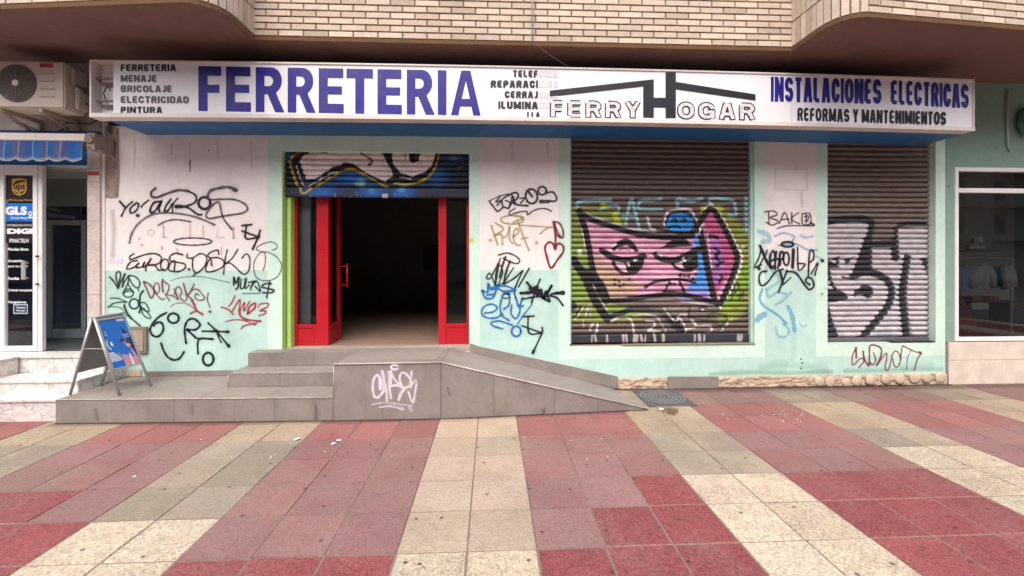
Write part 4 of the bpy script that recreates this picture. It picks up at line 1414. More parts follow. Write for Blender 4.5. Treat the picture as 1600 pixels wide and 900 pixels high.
graffiti('red and grey sprayed tag DEREKA!', [
    ([(480, 150), (520, 240), (570, 345), (605, 270), (560, 190), (490, 150)], 14), ([(605, 240), (640, 290), (670, 240), (650, 170), (615, 180), (605, 240), (640, 310), (700, 360), (730, 350)], 11),
    ([(705, 125), (700, 180), (710, 270)], 17), ([(710, 140), (780, 200), (760, 280), (740, 300), (785, 375)], 11), ([(740, 300), (830, 320), (880, 355)], 11),
    ([(840, 235), (870, 310), (890, 360)], 14), ([(840, 300), (880, 210), (930, 260), (910, 330), (960, 380), (990, 345), (985, 310)], 11),
    ([(950, 175), (985, 300)], 14), ([(1075, 180), (1020, 290), (990, 300), (1060, 370)], 14), ([(1040, 250), (1110, 240), (1170, 300), (1200, 350), (1130, 370), (1085, 330), (1100, 290), (1130, 310)], 11),
    ([(1240, 280), (1230, 360), (1260, 450)], 10), ([(1256, 500), (1264, 504)], 24)], (140, 62, 78), front, *gD)
graffiti('red check mark under the DEREKA! tag', [([(1050, 375), (1080, 430), (1105, 490), (1175, 535)], 20), ([(1030, 525), (1105, 490)], 14), ([(795, 445), (850, 410), (930, 400), (1010, 420), (1080, 470)], 9, .7)], (168, 52, 78), front, *gD)
gE = (220, 460, 7.2727)
graffiti('bold black painted letters 6o R with star and smile', [
    ([(288, 208), (200, 260), (130, 340), (105, 400), (130, 460), (190, 480), (245, 430), (255, 360), (220, 315), (170, 330), (145, 355)], 21), (ell(370, 270, 62, 55), 21),
    ([(515, 555), (500, 450), (500, 370), (530, 300), (590, 275), (650, 310), (670, 355), (620, 400), (540, 400), (520, 395), (580, 450), (640, 500), (720, 500), (820, 508)], 20), ([(660, 505), (645, 570), (650, 675)], 18),
    ([(700, 418), (850, 420), (990, 425)], 18), ([(765, 325), (860, 420), (1000, 590)], 18), ([(860, 400), (880, 480), (915, 545)], 13), ([(980, 425), (995, 425)], 26), ([(995, 580), (1003, 590)], 28),
    (ell(765, 735, 60, 72), 22), ([(230, 555), (260, 640), (310, 715), (380, 745), (440, 725), (490, 655)], 20)], (14, 18, 32), front, *gE)
graffiti('red sprayed tag with underline right of the black painted letters', [
    ([(915, 145), (990, 170), (1050, 225)], 14), ([(1070, 15), (1030, 100), (1000, 135)], 12), ([(1040, 190), (1125, 60), (1115, 200)], 14), ([(1120, 190), (1180, 90), (1170, 190), (1235, 80)], 12),
    ([(1210, 220), (1235, 140), (1300, 100), (1290, 160), (1220, 215)], 18), ([(1350, 110), (1440, 100), (1440, 140), (1350, 185), (1420, 190), (1400, 225), (1340, 240)], 12), ([(1345, 120), (1335, 150)], 8),
    ([(1125, 180), (1130, 240), (1200, 285), (1360, 305)], 19), ([(960, 310), (1050, 290), (1170, 295), (1300, 350)], 11, .8), ([(1140, 390), (1180, 355), (1320, 325)], 13)], (172, 50, 72), front, *gE)
gF = (750, 280, 6)
graffiti('dark sprayed tag GAROS between the doorway and the wide shutter', [
    ([(260, 140), (180, 160), (85, 205)], 7), ([(88, 208), (125, 255), (165, 300), (215, 265)], 12), ([(185, 168), (150, 215), (200, 198), (160, 245)], 11), ([(265, 150), (210, 190), (215, 250), (265, 270), (280, 220), (240, 200)], 11),
    ([(300, 150), (292, 230), (265, 275)], 12), ([(265, 150), (330, 125), (360, 150), (340, 190), (300, 210), (350, 240), (450, 248)], 14), ([(310, 165), (330, 230)], 14), ([(375, 180), (415, 180), (380, 225)], 11),
    (ell(483, 160, 55, 68, rot=-.15), 16), ([(450, 110), (490, 165)], 15), (ell(583, 108, 38, 38), 14), ([(620, 130), (680, 120), (715, 165), (705, 205), (620, 200), (560, 205), (580, 218), (650, 215)], 13),
    ([(330, 270), (275, 310), (280, 335), (340, 315), (435, 300), (445, 335), (500, 295), (570, 275), (630, 280), (668, 300)], 9)], (44, 34, 42), front, *gF)
graffiti('thin beige sprayed tag with arrow below GAROS', [
    (ell(300, 380, 105, 40), 11), ([(330, 345), (390, 350), (400, 365), (310, 405)], 10), ([(105, 435), (165, 615)], 11), ([(145, 410), (220, 470), (130, 530), (200, 520), (210, 615)], 11), ([(210, 545), (250, 530), (280, 440), (275, 560), (310, 605)], 10),
    ([(310, 540), (360, 500), (350, 460), (320, 490), (315, 570), (345, 615), (380, 620)], 11), ([(350, 385), (400, 520), (460, 670)], 11), ([(385, 560), (450, 548)], 9), ([(370, 430), (500, 440), (680, 450)], 9), ([(660, 450), (610, 470), (565, 512)], 10), ([(94, 570), (100, 571)], 20), ([(528, 596), (533, 598)], 18)], (182, 164, 108), front, *gF)
graffiti('dark red sprayed heart with stem and leaf', [
    ([(705, 655), (680, 600), (640, 595), (610, 640), (625, 720), (665, 832), (730, 750), (780, 680), (775, 620), (730, 605), (705, 655)], 16), ([(705, 655), (708, 550), (690, 400)], 14), ([(690, 400), (740, 410), (775, 470), (780, 530), (765, 550), (720, 520), (700, 460), (690, 400)], 13), ([(700, 420), (725, 490), (760, 545)], 11)], (124, 18, 42), front, *gF)
gG = (740, 390, 5.294)
graffiti('tall thin black tag with hat at the top of the mint dado', [
    ([(205, 45), (280, 28), (350, 55), (382, 90), (360, 115), (300, 100), (245, 70)], 9), ([(265, 60), (240, 130), (215, 230)], 13), ([(220, 75), (185, 200), (180, 310)], 9), ([(180, 310), (210, 130), (240, 190), (200, 300)], 8),
    ([(300, 95), (265, 200), (250, 280)], 14), ([(180, 300), (140, 200), (112, 215), (110, 240), (140, 235), (175, 170), (205, 110)], 9), ([(330, 150), (250, 270), (190, 310), (300, 370)], 9), ([(405, 175), (330, 240), (250, 285)], 11), ([(405, 175), (340, 330), (350, 405)], 11), ([(460, 155), (370, 310)], 10),
    (ell(265, 385, 30, 18), 8)], (30, 24, 34), front, *gG)
graffiti('dense black spiky scribble left of the wide shutter', [
    ([(440, 270), (490, 330)], 15), ([(550, 245), (510, 340), (480, 440)], 12), ([(390, 360), (460, 355), (540, 340)], 22), ([(480, 320), (530, 310), (520, 380), (560, 330), (570, 400), (600, 340), (580, 410), (650, 290), (610, 370), (630, 430), (560, 390), (500, 350)], 15),
    ([(640, 370), (700, 355), (745, 350), (740, 365), (680, 360)], 16), ([(400, 410), (480, 395), (560, 385)], 12), ([(620, 380), (690, 400), (740, 462)], 13), ([(470, 320), (520, 350), (560, 370)], 30)], (24, 22, 34), front, *gG, off=.004)
graffiti('blue sprayed tag with crown and loops', [
    ([(70, 340), (100, 400), (160, 395), (190, 310), (145, 330), (120, 280), (115, 350), (70, 340)], 13), ([(110, 375), (160, 370)], 12), ([(190, 310), (260, 300), (330, 325)], 11), ([(250, 350), (345, 338)], 18), ([(150, 320), (200, 318)], 20),
    ([(90, 525), (160, 515), (195, 480), (150, 450), (90, 470), (65, 520), (100, 560), (180, 565), (240, 530)], 11), ([(240, 380), (220, 460), (232, 540), (292, 585)], 12), ([(300, 390), (290, 460), (250, 492)], 12), ([(315, 460), (310, 530), (350, 570), (380, 520), (385, 470)], 11),
    ([(355, 415), (375, 470), (405, 400)], 14), ([(375, 470), (410, 465)], 12), ([(480, 455), (400, 560), (365, 615)], 8), ([(240, 655), (160, 630), (150, 600), (220, 592), (320, 625)], 11), (ell(353, 675, 38, 42), 13)], (28, 112, 188), front, *gG, off=.0026)
graffiti('black arrow like mark low beside the ramp', [([(410, 555), (500, 550)], 11), ([(450, 555), (460, 690), (565, 690)], 12), ([(400, 630), (565, 690)], 10), ([(567, 645), (565, 690), (490, 855)], 12), ([(498, 835), (490, 856)], 18)], (30, 28, 36), front, *gG)
gH = (1170, 320, 4.09)
graffiti('thin grey tag BAKI on the pillar between the two closed shutters', [
    ([(125, 45), (130, 125)], 6), ([(100, 45), (160, 40), (180, 65), (135, 82), (190, 105), (150, 130), (110, 110)], 6), ([(195, 120), (230, 50), (260, 122)], 6), ([(210, 95), (255, 90)], 6), ([(275, 50), (275, 120)], 6), ([(318, 50), (272, 90), (325, 122)], 6),
    ([(340, 58), (345, 122), (395, 118), (388, 56), (342, 58)], 6), ([(356, 78), (380, 72), (376, 100), (358, 104)], 6), ([(366, 60), (368, 116)], 5), ([(395, 118), (418, 132)], 5), ([(180, 152), (250, 134), (415, 132), (390, 110)], 6)], (74, 62, 68), front, *gH)
graffiti('faint light blue loops on the pillar below BAKI', [
    ([(65, 170), (120, 190), (130, 230), (90, 235)], 18, .35), ([(165, 200), (220, 180), (290, 200), (280, 230)], 7, .5), ([(330, 195), (360, 210), (410, 200)], 7, .45), ([(190, 260), (300, 250), (370, 285), (435, 290)], 8, .5),
    ([(85, 540), (70, 600), (100, 650), (180, 700), (240, 760)], 9, .6), ([(252, 650), (280, 720), (295, 805)], 15, .5), ([(110, 540), (130, 590), (180, 560), (240, 570)], 9, .35), ([(170, 640), (220, 610), (270, 560)], 10, .3), ([(170, 780), (190, 840), (240, 840), (255, 800), (220, 760)], 9, .35), ([(55, 735), (75, 712), (100, 700)], 22, .55),
    ([(150, 420), (200, 480), (120, 540)], 14, .25), ([(80, 300), (140, 330), (100, 430)], 14, .25), ([(330, 760), (345, 780), (365, 770)], 7, .3), ([(430, 330), (460, 345), (470, 360)], 8, .3)], (96, 176, 220), front, *gH, off=.0008, wk=1.7)
graffiti('bold black tag with halo and moustache on the pillar between the two closed shutters', [
    ([(72, 262), (92, 310), (120, 370), (142, 402)], 15), ([(118, 290), (100, 330), (60, 400)], 8), ([(82, 382), (36, 400), (62, 345), (80, 285)], 8), ([(142, 360), (168, 340), (162, 300), (146, 302), (134, 350), (146, 405), (160, 390)], 11), ([(176, 300), (170, 350), (168, 410)], 12), ([(178, 345), (194, 350), (186, 405)], 10), ([(200, 385), (198, 330), (206, 300), (222, 310), (216, 345), (200, 350)], 12), (ell(240, 345, 18, 42), 10), ([(285, 285), (280, 400)], 16),
    ([(312, 270), (318, 415), (360, 380), (320, 375)], 8), ([(380, 460), (390, 300), (415, 305), (412, 350), (385, 370)], 9), ([(400, 440), (442, 370), (422, 450)], 8), (ell(248, 252, 38, 16), 11), ([(64, 406), (67, 408)], 17), ([(469, 356), (472, 358)], 17), ([(468, 570), (470, 572)], 10, .5),
    ([(115, 425), (80, 430), (65, 470), (80, 515), (120, 495), (170, 430), (220, 410)], 9), ([(240, 425), (300, 435), (350, 500), (385, 540), (415, 520), (405, 475), (375, 465), (365, 490), (390, 510)], 10), ([(200, 425), (218, 495)], 12), ([(245, 420), (190, 557)], 9), ([(270, 465), (218, 512)], 6)], (24, 22, 30), front, *gH, off=.003)
graffiti('crimson sprayed tag under the narrow shutter', [
    ([(175, 130), (180, 290)], 20), ([(170, 150), (120, 260), (115, 380), (150, 395), (230, 310), (290, 310), (290, 360), (220, 445)], 13), ([(285, 190), (310, 320), (370, 410)], 20), ([(385, 410), (385, 180), (400, 100), (480, 95), (570, 150), (560, 270), (500, 410)], 18),
    ([(450, 210), (480, 330), (440, 400), (400, 370)], 14), ([(500, 410), (640, 220), (655, 300), (630, 440), (660, 490), (710, 400), (740, 250), (790, 185), (850, 230), (870, 330), (820, 435), (770, 400), (745, 300)], 12), ([(870, 330), (900, 120), (960, 130), (1100, 195), (1190, 215), (1130, 320), (1090, 480)], 13), ([(1030, 185), (980, 300), (965, 470)], 8), ([(1180, 210), (1185, 225)], 28)], (144, 30, 58), front, 1320, 530, 10)
graffiti('damp green stain along the foot of the mint wall', [
    ([(1110, 585), (1170, 582), (1230, 583), (1300, 581)], 6, .28, 1), ([(1190, 575), (1225, 570), (1262, 574), (1290, 577)], 12, .16, 1), ([(1320, 580), (1400, 578), (1472, 577)], 6, .26, 1), ([(1410, 573), (1455, 571)], 10, .14, 1), ([(1236, 500), (1240, 530), (1238, 560)], 9, .10, 1)], (104, 158, 132), front, 0, 0, 1, wk=1, halo=0, off=.0005, name='stain')
graffiti('grey soot and runs on the pink plaster', [
    ([(210, 218), (211, 240), (210, 262)], 3, .18, 1), ([(340, 216), (341, 250)], 3, .15, 1), ([(800, 222), (801, 250)], 4, .13, 1), ([(176, 330), (178, 360), (176, 400)], 7, .25, 1), ([(392, 222), (393, 262)], 3, .15, 1), ([(1252, 300), (1253, 322)], 3, .22, 1), ([(855, 224), (856, 240)], 3, .25, 1)], (120, 102, 96), front, 0, 0, 1, wk=1, halo=0, off=.0005, name='stain')
graffiti('small dark chips in the mint wall', [([(1251, 561), (1252.4, 561.4)], 2, .8), ([(1253, 567), (1254, 567.5)], 2.2, .8), ([(1251, 575), (1252, 576)], 2, .8), ([(1290, 450), (1290.6, 450.6)], 1.6, .7)], (52, 62, 56), front, 0, 0, 1, wk=1, halo=0, name='stain')
graffiti('small yellow spot on the pale band', [([(735.5, 375), (737, 375.6)], 4.5)], (206, 204, 84), front, 0, 0, 1)

# ------------------------------------------------------------------ shop sign: a light box bowed slightly over its length
sign = empty('shop_sign', (.73, -.6, 3.30), 'long white light box sign with blue FERRETERIA lettering and a missing end panel', 'sign')
SY = -.65


def bow(x):
    return .036 * (1 - ((x - .73) / 5.19) ** 2)


SX0, SX1 = -4.455, 5.925
SZ0, SZ1 = 3.298, 3.934


def sign_strip(xa, xb, ya, yb, za, zb, m, n=24, mi=0, fr=1.0):
    """bar following the bow of the sign"""
    for i in range(n):
        x0, x1 = xa + (xb - xa) * i / n, xa + (xb - xa) * (i + 1) / n
        b0, b1 = bow(x0), bow(x1)
        m.hexa([(x0, ya, za + b0), (x1, ya, za + b1), (x1, yb, za + b1), (x0, yb, za + b0)],
               [(x0, ya, zb + b0), (x1, ya, zb + b1), (x1, yb, zb + b1), (x0, yb, zb + b0)], mi)


XP = at(177, 140, SY + .012).x                     # where the remaining sheet begins
m_ = MB()
sign_strip(SX0, SX1, SY, SY + .14, SZ1 - .018, SZ1, m_)
sign_strip(SX0, SX1, SY - .004, SY + .14, SZ0, SZ0 + .045, m_)
for x0, x1 in ((SX0, SX0 + .02), (SX1 - .02, SX1)):
    sign_strip(x0, x1, SY, SY + .14, SZ0 + .045, SZ1 - .018, m_, 1)
m_.build('frame', M['beige'], sign)
m_ = MB()
sign_strip(SX0 + .02, SX1 - .02, SY + .125, SY + .138, SZ0 + .045, SZ1 - .018, m_)
m_.build('back_panel', M['white'], sign)
m_ = MB()
sign_strip(XP, SX1 - .02, SY + .012, SY + .018, SZ0 + .045, SZ1 - .018, m_, 36)
m_.build('front_sheet', M['cream'], sign)
for x in (840, 1238):
    m_ = MB()
    X = wx(x, SY)
    sign_strip(X, X + .004, SY + .0095, SY + .013, SZ0 + .045, SZ1 - .018, m_, 1)
    m_.build('sheet_joint', mat('pale_joint', (.5, .48, .47), .6, .05), sign)
for z in (3.47, 3.72):
    m_ = MB()
    xa_ = wx(156, SY + .09)
    m_.tube([(xa_, SY + .10, z + .03), (xa_ - .0, SY + .06, z + .03), (xa_ + .14, SY + .055, z + .03), (xa_ + .6, SY + .055, z + .03)], .013, 8)
    m_.tube([(xa_ + .02, SY + .10, z - .015), (xa_ + .6, SY + .10, z - .015)], .018, 8)
    m_.build('lamp_tube', mat('grey_lamp_holder', (.22, .18, .17), .5, .15), sign, smooth=True)
m_ = MB()
m_.tube([(wx(166, SY + .1), SY + .11, 3.49), (wx(164, SY + .1), SY + .08, 3.6), (wx(168, SY + .1), SY + .10, 3.68), (wx(174, SY + .1), SY + .09, 3.63)], .006, 5)
m_.build('lamp_wire', M['black'], sign)
m_ = MB()
n_ = 24
bx0, bx1 = -4.35, 5.93
for i in range(n_):
    x0, x1 = bx0 + (bx1 - bx0) * i / n_, bx0 + (bx1 - bx0) * (i + 1) / n_
    b0, b1 = bow(x0) * .9 - .005, bow(x1) * .9 - .005
    m_.hexa([(x0, SY + .142, SZ0 + b0), (x1, SY + .142, SZ0 + b1), (x1, -.004, SZ0 + b1), (x0, -.004, SZ0 + b0)],
            [(x0, SY + .142, SZ0 + .02 + b0), (x1, SY + .142, SZ0 + .02 + b1), (x1, -.004, SZ0 + .02 + b1), (x0, -.004, SZ0 + .02 + b0)])
m_.build('blue_underside', M['blue'], sign)
# brackets hidden above the underside, near-black sheet over the wall behind the box
for i in range(6):
    m_ = MB()
    x = SX0 + .6 + i * 1.85
    m_.box(x, x + .05, SY + .145, -.007, 3.60, 3.65)
    m_.build('bracket', M['steel'], sign)
m_ = MB()
m_.quad((-4.8, -.006, 3.40), (6.2, -.006, 3.40), (6.2, -.006, ZS - .002), (-4.8, -.006, ZS - .002))
m_.build('dark_backing', mat('near_black_sheet', (.035, .033, .04), .9, .1), sign)

# lettering
SYL = SY + .0085


def sq(x0, x1, yt0, yt1, yb0, yb1):
    """px box: left x, right x, top at left / right, bottom at left / right"""
    return at(x0, yb0, SYL), at(x1, yb1, SYL), at(x1, yt1, SYL), at(x0, yt0, SYL)


def arc(cx, cy, rx, ry, a0, a1, n=8):
    return [(cx + rx * math.cos(math.radians(a0 + (a1 - a0) * i / n)), cy + ry * math.sin(math.radians(a0 + (a1 - a0) * i / n))) for i in range(n + 1)]


GLY = {
    'F': [[(0, 0), (.40, 0), (.40, .41), (.92, .41), (.92, .59), (.40, .59), (.40, .79), (1, .79), (1, 1), (0, 1)]],
    'E': [[(0, 0), (1, 0), (1, .21), (.36, .21), (.36, .42), (.93, .42), (.93, .60), (.36, .60), (.36, .79), (.98, .79), (.98, 1), (0, 1)]],
    'T': [[(.33, 0), (.67, 0), (.67, .79), (1, .79), (1, 1), (0, 1), (0, .79), (.33, .79)]],
    'I': [[(0, 0), (1, 0), (1, 1), (0, 1)]],
    'A': [[(0, 0), (.25, 0), (.31, .2), (.69, .2), (.75, 0), (1, 0), (.65, 1), (.35, 1)], [(.36, .37), (.5, .78), (.64, .37)]],
    'R': [[(0, 0), (.31, 0), (.31, .40), (.42, .40), (.69, 0), (1.02, 0), (.72, .43)] + arc(.56, .71, .37, .29, -58, 88) + [(.5, 1), (0, 1)],
          [(.31, .58), (.31, .81), (.47, .81)] + arc(.47, .695, .15, .115, 90, -90, 6)],
}


def glyph(ch, quad, parent, m, name='letter'):
    me, co = curve_mesh(GLY[ch])
    a, b, c, d = [np.array(q, float) for q in quad]
    u, v = co[:, 0], co[:, 1]
    P = ((1 - u) * (1 - v))[:, None] * a + (u * (1 - v))[:, None] * b + (u * v)[:, None] * c + ((1 - u) * v)[:, None] * d
    me.vertices.foreach_set('co', P.ravel())
    me.materials.clear()
    return link(me, name, m, parent)


big = [('F', 310, 345.5), ('E', 353, 392), ('R', 399.5, 443.5), ('R', 449.5, 492.5), ('E', 498, 537), ('T', 541.4, 582.8), ('E', 589.8, 627.8), ('R', 635.6, 678.4), ('I', 684, 697.5), ('A', 704.6, 751)]
for ch, xa_, xb_ in big:
    yt = lambda x: 103.2 + (x - 310) * (110.6 - 103.2) / 430
    yb_ = lambda x: 173.2 + (x - 310) * (180.4 - 173.2) / 430
    glyph(ch, sq(xa_, xb_, yt(xa_), yt(xb_), yb_(xa_), yb_(xb_)), sign, M['navyletter'])
T_ = 'lettering'
for t_, x0, x1, y0, y1, mm in (('FERRETERIA', 188.5, 275, 100.3, 111.2, 'blackletter'), ('MENAJE', 188.5, 245, 117, 127.8, 'greyletter'), ('BRICOLAJE', 188.5, 268.5, 133.2, 143.8, 'greyletter'), ('ELECTRICIDAD', 188.5, 295, 150, 160.8, 'greyletter'), ('PINTURA', 188.5, 253.5, 166.4, 176.8, 'blackletter')):
    block_text(T_, t_, sq(x0, x1, y0, y0 + .4, y1, y1 + .4), M[mm], sign, 1, stem=.33, bar=.23, gap=.16)
for t_, x0, y0, y1, gh in (('TELEF', 801, 109.5, 120.5, 'ONIA'), ('REPARACI', 766.5, 125.3, 136.8, 'ONES'), ('CERRAJ', 788.5, 142, 153, 'ERIA'), ('ILUMINA', 778.5, 158.3, 170, 'CION'), ('LLA', 823.5, 174.8, 186, 'VES')):
    block_text(T_, t_, sq(x0, 844 if t_ == 'LLA' else 840.5, y0, y0 + .5, y1, y1 + .5), M['blackletter'], sign, 1, stem=.40, bar=.27, gap=.13)
    block_text('lettering_ghost', gh, sq(845 if t_ == 'LLA' else 841.5, 872 if y0 < 150 else 857, y0, y0 + .5, y1, y1 + .5), M['ghost'], sign, 1, stem=.40, bar=.27, gap=.13)


def flat(name, polys_px, m, parent, Y, th=.0012):
    for P in polys_px:
        b = MB()
        b.prism([at(x, y, Y) for x, y in P], (0, -th, 0))
        o_ = b.build(name, m, parent)
    return o_


flat('roof_emblem', [[(859, 141.5), (1005, 125.7), (1005, 135), (859, 151)], [(1005, 125.7), (1021.5, 124), (1021.5, 184), (1005, 183.6)],
                     [(1021.6, 152.6), (1040, 152.8), (1040, 168), (1021.6, 167.8)], [(1040, 113), (1056, 113), (1056, 184.6), (1040, 184.4)], [(1056.1, 128), (1180.5, 147.4), (1180.5, 157), (1056.1, 139.5)]], M['blackletter'], sign, SYL)
chk = mat('hatched_grey_vinyl', (.60, .58, .59), .5, .55, 45)
for t_, x0, x1, y0, y1, y2, y3 in (('FERRY', 859.5, 1001, 156.5, 158.5, 183.5, 185), ('OGAR', 1058.5, 1180, 158.8, 161, 186, 188)):
    block_text('outline_lettering', t_, sq(x0, x1, y0, y1, y2, y3), M['blackletter'], sign, 1, stem=.34, bar=.27, gap=.22, grow=.05)
    block_text('letter_fill', t_, sq(x0, x1, y0, y1, y2, y3), chk, sign, 1, stem=.34, bar=.27, gap=.2, grow=-.10, push=.0022)
block_text(T_, 'INSTALACIONES', sq(1204.5, 1377, 119.8, 124, 158.3, 162.5), M['navyletter'], sign, 1, stem=.42, bar=.17, gap=.11)
block_text(T_, 'ELECTRICAS', sq(1392, 1513.5, 125.4, 132, 162.5, 169.3), M['navyletter'], sign, 1, stem=.42, bar=.17, gap=.11)
block_text(T_, 'REFORMAS Y MANTENIMIENTOS', sq(1246, 1477.6, 168, 175, 188.4, 195.4), M['blackletter'], sign, 1, stem=.38, bar=.2, gap=.14)

# ------------------------------------------------------------------ tiled entrance platform: steps, landing, ramp
plat = empty('entrance_platform', (-1, -.5, 0), 'greige tiled entrance platform with steps and a ramp below the doorway', 'steps')
PF = -.965                                          # front face of the landing block
PL = -.90                                           # left end of the front face
Z1, Z2, Z3 = .245, .405, .572
XL, XB, XR, XT = -4.57, -1.685, -.545, 1.79
E_ = -.003
p = MB()
p.hexa([(XL, PL, -.01), (XB, PF, -.01), (XB, E_, -.01), (XL, E_, -.01)], [(XL, PL, Z1), (XB, PF, Z1), (XB, E_, Z1), (XL, E_, Z1)])
p.build('lower_step', M['platform'], plat, bevel=.004)
p = MB()
p.box(-3.03, XB, -.535, E_, Z1 + .001, Z2)
p.build('middle_step', M['platform'], plat, bevel=.004)
p = MB()
p.box(-2.99, XB, -.215, E_, Z2 + .001, Z3)
p.build('top_step', M['platform'], plat, bevel=.004)
p = MB()
ZL = .600
p.hexa([(XB + .001, PF, -.01), (XR, PF, -.01), (XR, E_, -.01), (XB + .001, E_, -.01)], [(XB + .001, PF, ZL), (XR, PF, ZL + .006), (XR, E_, Z3), (XB + .001, E_, Z3)])
landing = p.build('landing', M['platform'], plat, bevel=.004)
p = MB()
p.hexa([(dxa - .02, -.0025, Z3 - .05), (dxb + .02, -.0025, Z3 - .05), (dxb + .02, .19, Z3 - .05), (dxa - .02, .19, Z3 - .05)], [(dxa - .02, -.0025, Z3 + .002), (dxb + .02, -.0025, Z3 + .002), (dxb + .02, .19, Z3 + .002), (dxa - .02, .19, Z3 + .002)])
p.build('threshold', mat('pale_threshold', (.36, .31, .26), .6, .12, 8, dirt=(.14, .11, .09), damt=.5), plat, bevel=.003)
p = MB()
XRB = 1.60
p.hexa([(XR + .001, PF, -.01), (XT, -.80, -.012), (XRB, E_, -.012), (XR + .001, E_, -.01)], [(XR + .001, PF, ZL + .006), (XT, -.80, .008), (XRB, E_, .012), (XR + .001, E_, Z3)])
ramp_ = p.build('ramp', M['platform'], plat, bevel=.004)
# worn metal nosings along the front edges
for pts_, r_ in (([(XL + .01, PL - .001, Z1), (XB - .01, PF - .001, Z1)], .0055), ([(-3.02, -.536, Z2), (XB - .005, -.536, Z2)], .004), ([(XB + .004, PF - .001, Z1), (XB + .004, PF - .001, ZL)], .005),
                 ([(-3.031, -.536, Z1), (-3.031, -.536, Z2)], .004), ([(XB, PF - .001, ZL + .001), (XR, PF - .001, ZL + .007)], .009), ([(XR, PF - .001, ZL + .007), (XT - .01, -.802, .012)], .0085)):
    q = MB()
    q.tube(pts_, r_, 6)
    q.build('nosing', M['trim'], plat, smooth=True)
# tile joints: thin grout lines standing a hair proud
def vj(x, z0, z1, y):
    j = MB()
    j.box(x - .0022, x + .0022, y - .0012, y + .004, z0, z1)
    j.build('grout_line', M['joint'], plat)


def fy(x):
    if x < XB: return PL + (PF - PL) * (x - XL) / (XB - XL)
    if x < XR: return PF
    return PF + (-.80 - PF) * (x - XR) / (XT - XR)


def ramp_z(x): return ZL + .006 + (.008 - ZL - .006) * (x - XR) / (XT - XR)


for x in (-3.35, -2.3): vj(x, .004, Z1 - .008, fy(x))
for x in (-1.17, ): vj(x, .004, ZL - .012, PF)
for x in (-.545, .02, .7, 1.2): vj(x, .004, max(.02, ramp_z(x) - .016), fy(x))
for x in (-2.45,): vj(x, Z1 + .006, Z2 - .006, -.535)
vj(-2.2, Z2 + .006, Z3 - .006, -.215)
for x in (-3.9, -3.1, -2.4):
    j = MB()
    j.hexa([(x - .002, fy(x) + .02, Z1 - .004), (x + .002, fy(x) + .02, Z1 - .004), (x + .002, -.02, Z1 - .004), (x - .002, -.02, Z1 - .004)], [(x - .002, fy(x) + .02, Z1 + .0012), (x + .002, fy(x) + .02, Z1 + .0012), (x + .002, -.02, Z1 + .0012), (x - .002, -.02, Z1 + .0012)])
    j.build('grout_line', M['joint'], plat)
# dark mat on the landing and dark joint along the wall side of the ramp
q = MB()
q.hexa([(-1.50, -.78, ZL - .012), (-.62, -.78, ZL - .010), (-.56, -.10, Z3), (-1.62, -.10, Z3)], [(-1.50, -.78, ZL - .0015), (-.62, -.78, ZL + .0015), (-.56, -.10, Z3 + .0085), (-1.62, -.10, Z3 + .0085)])
q.build('floor_mat', mat('worn_floor_mat', (.225, .20, .175), .9, .12, 12, .3, 120, dirt=(.12, .1, .09), damt=.4, dscale=6), plat)
# skirting against the wall: left of the steps, and sloping beside the ramp
q = MB()
q.prism([at(734, 536, -.003), at(750, 541.5, -.003), at(965, 588, -.003), at(965, 607, -.003), at(734, 556, -.003)], (0, -.013, 0))
q.build('skirting', M['platform'], plat, bevel=.002)
q = MB()
q.prism([(wx(231), -.003, Z1 + .002), (-3.0, -.003, Z1 + .002), (-3.0, -.003, Z1 + .065), (wx(231), -.003, Z1 + .062)], (0, -.013, 0))
q.build('skirting', M['platform'], plat, bevel=.002)
q = MB()
q.prism([(wx(170), -.003, Z1 + .002), (wx(222), -.003, Z1 + .002), (wx(221), -.003, Z1 + .085), (wx(171), -.003, Z1 + .09)], (0, -.012, 0))
q.build('bare_skirting', M['dab'], plat, bevel=.004)
lx = lambda x, y, o: at(x, y + 2.2, PF - o)
gw = graffiti('white sprayed tag with halo and double underline on the landing front', [
    ([(340, 450), (345, 330), (320, 260), (280, 245), (235, 320), (225, 450), (245, 560), (290, 590), (350, 545), (395, 470), (395, 350), (370, 180)], 36, .85), ([(345, 310), (342, 450)], 44, .95), ([(375, 190), (400, 300), (440, 500), (445, 640)], 40, .7), ([(475, 190), (482, 400), (510, 600)], 34, .75),
    ([(505, 180), (500, 420)], 36, .9), ([(505, 190), (560, 300), (640, 380)], 28, .85), ([(480, 410), (600, 400), (720, 440), (820, 400)], 34, .85), ([(680, 420), (645, 300), (665, 220), (720, 205), (790, 270), (820, 350), (820, 430)], 28, .9),
    ([(835, 185), (815, 330), (820, 420)], 28, .8), ([(820, 400), (880, 335), (905, 350), (890, 480), (850, 670), (780, 500)], 30, .8), ([(710, 460), (650, 560), (630, 620)], 44, .8), (ell(565, 115, 55, 35), 28, .95),
    ([(220, 695), (400, 672), (600, 690), (830, 722)], 28, .5), ([(340, 740), (500, 725), (690, 770)], 30, .6), ([(670, 765), (690, 775)], 50, .5), ([(810, 740), (825, 790)], 50, .35)], (230, 222, 232), landing, 560, 560, 10, mapper=lx)

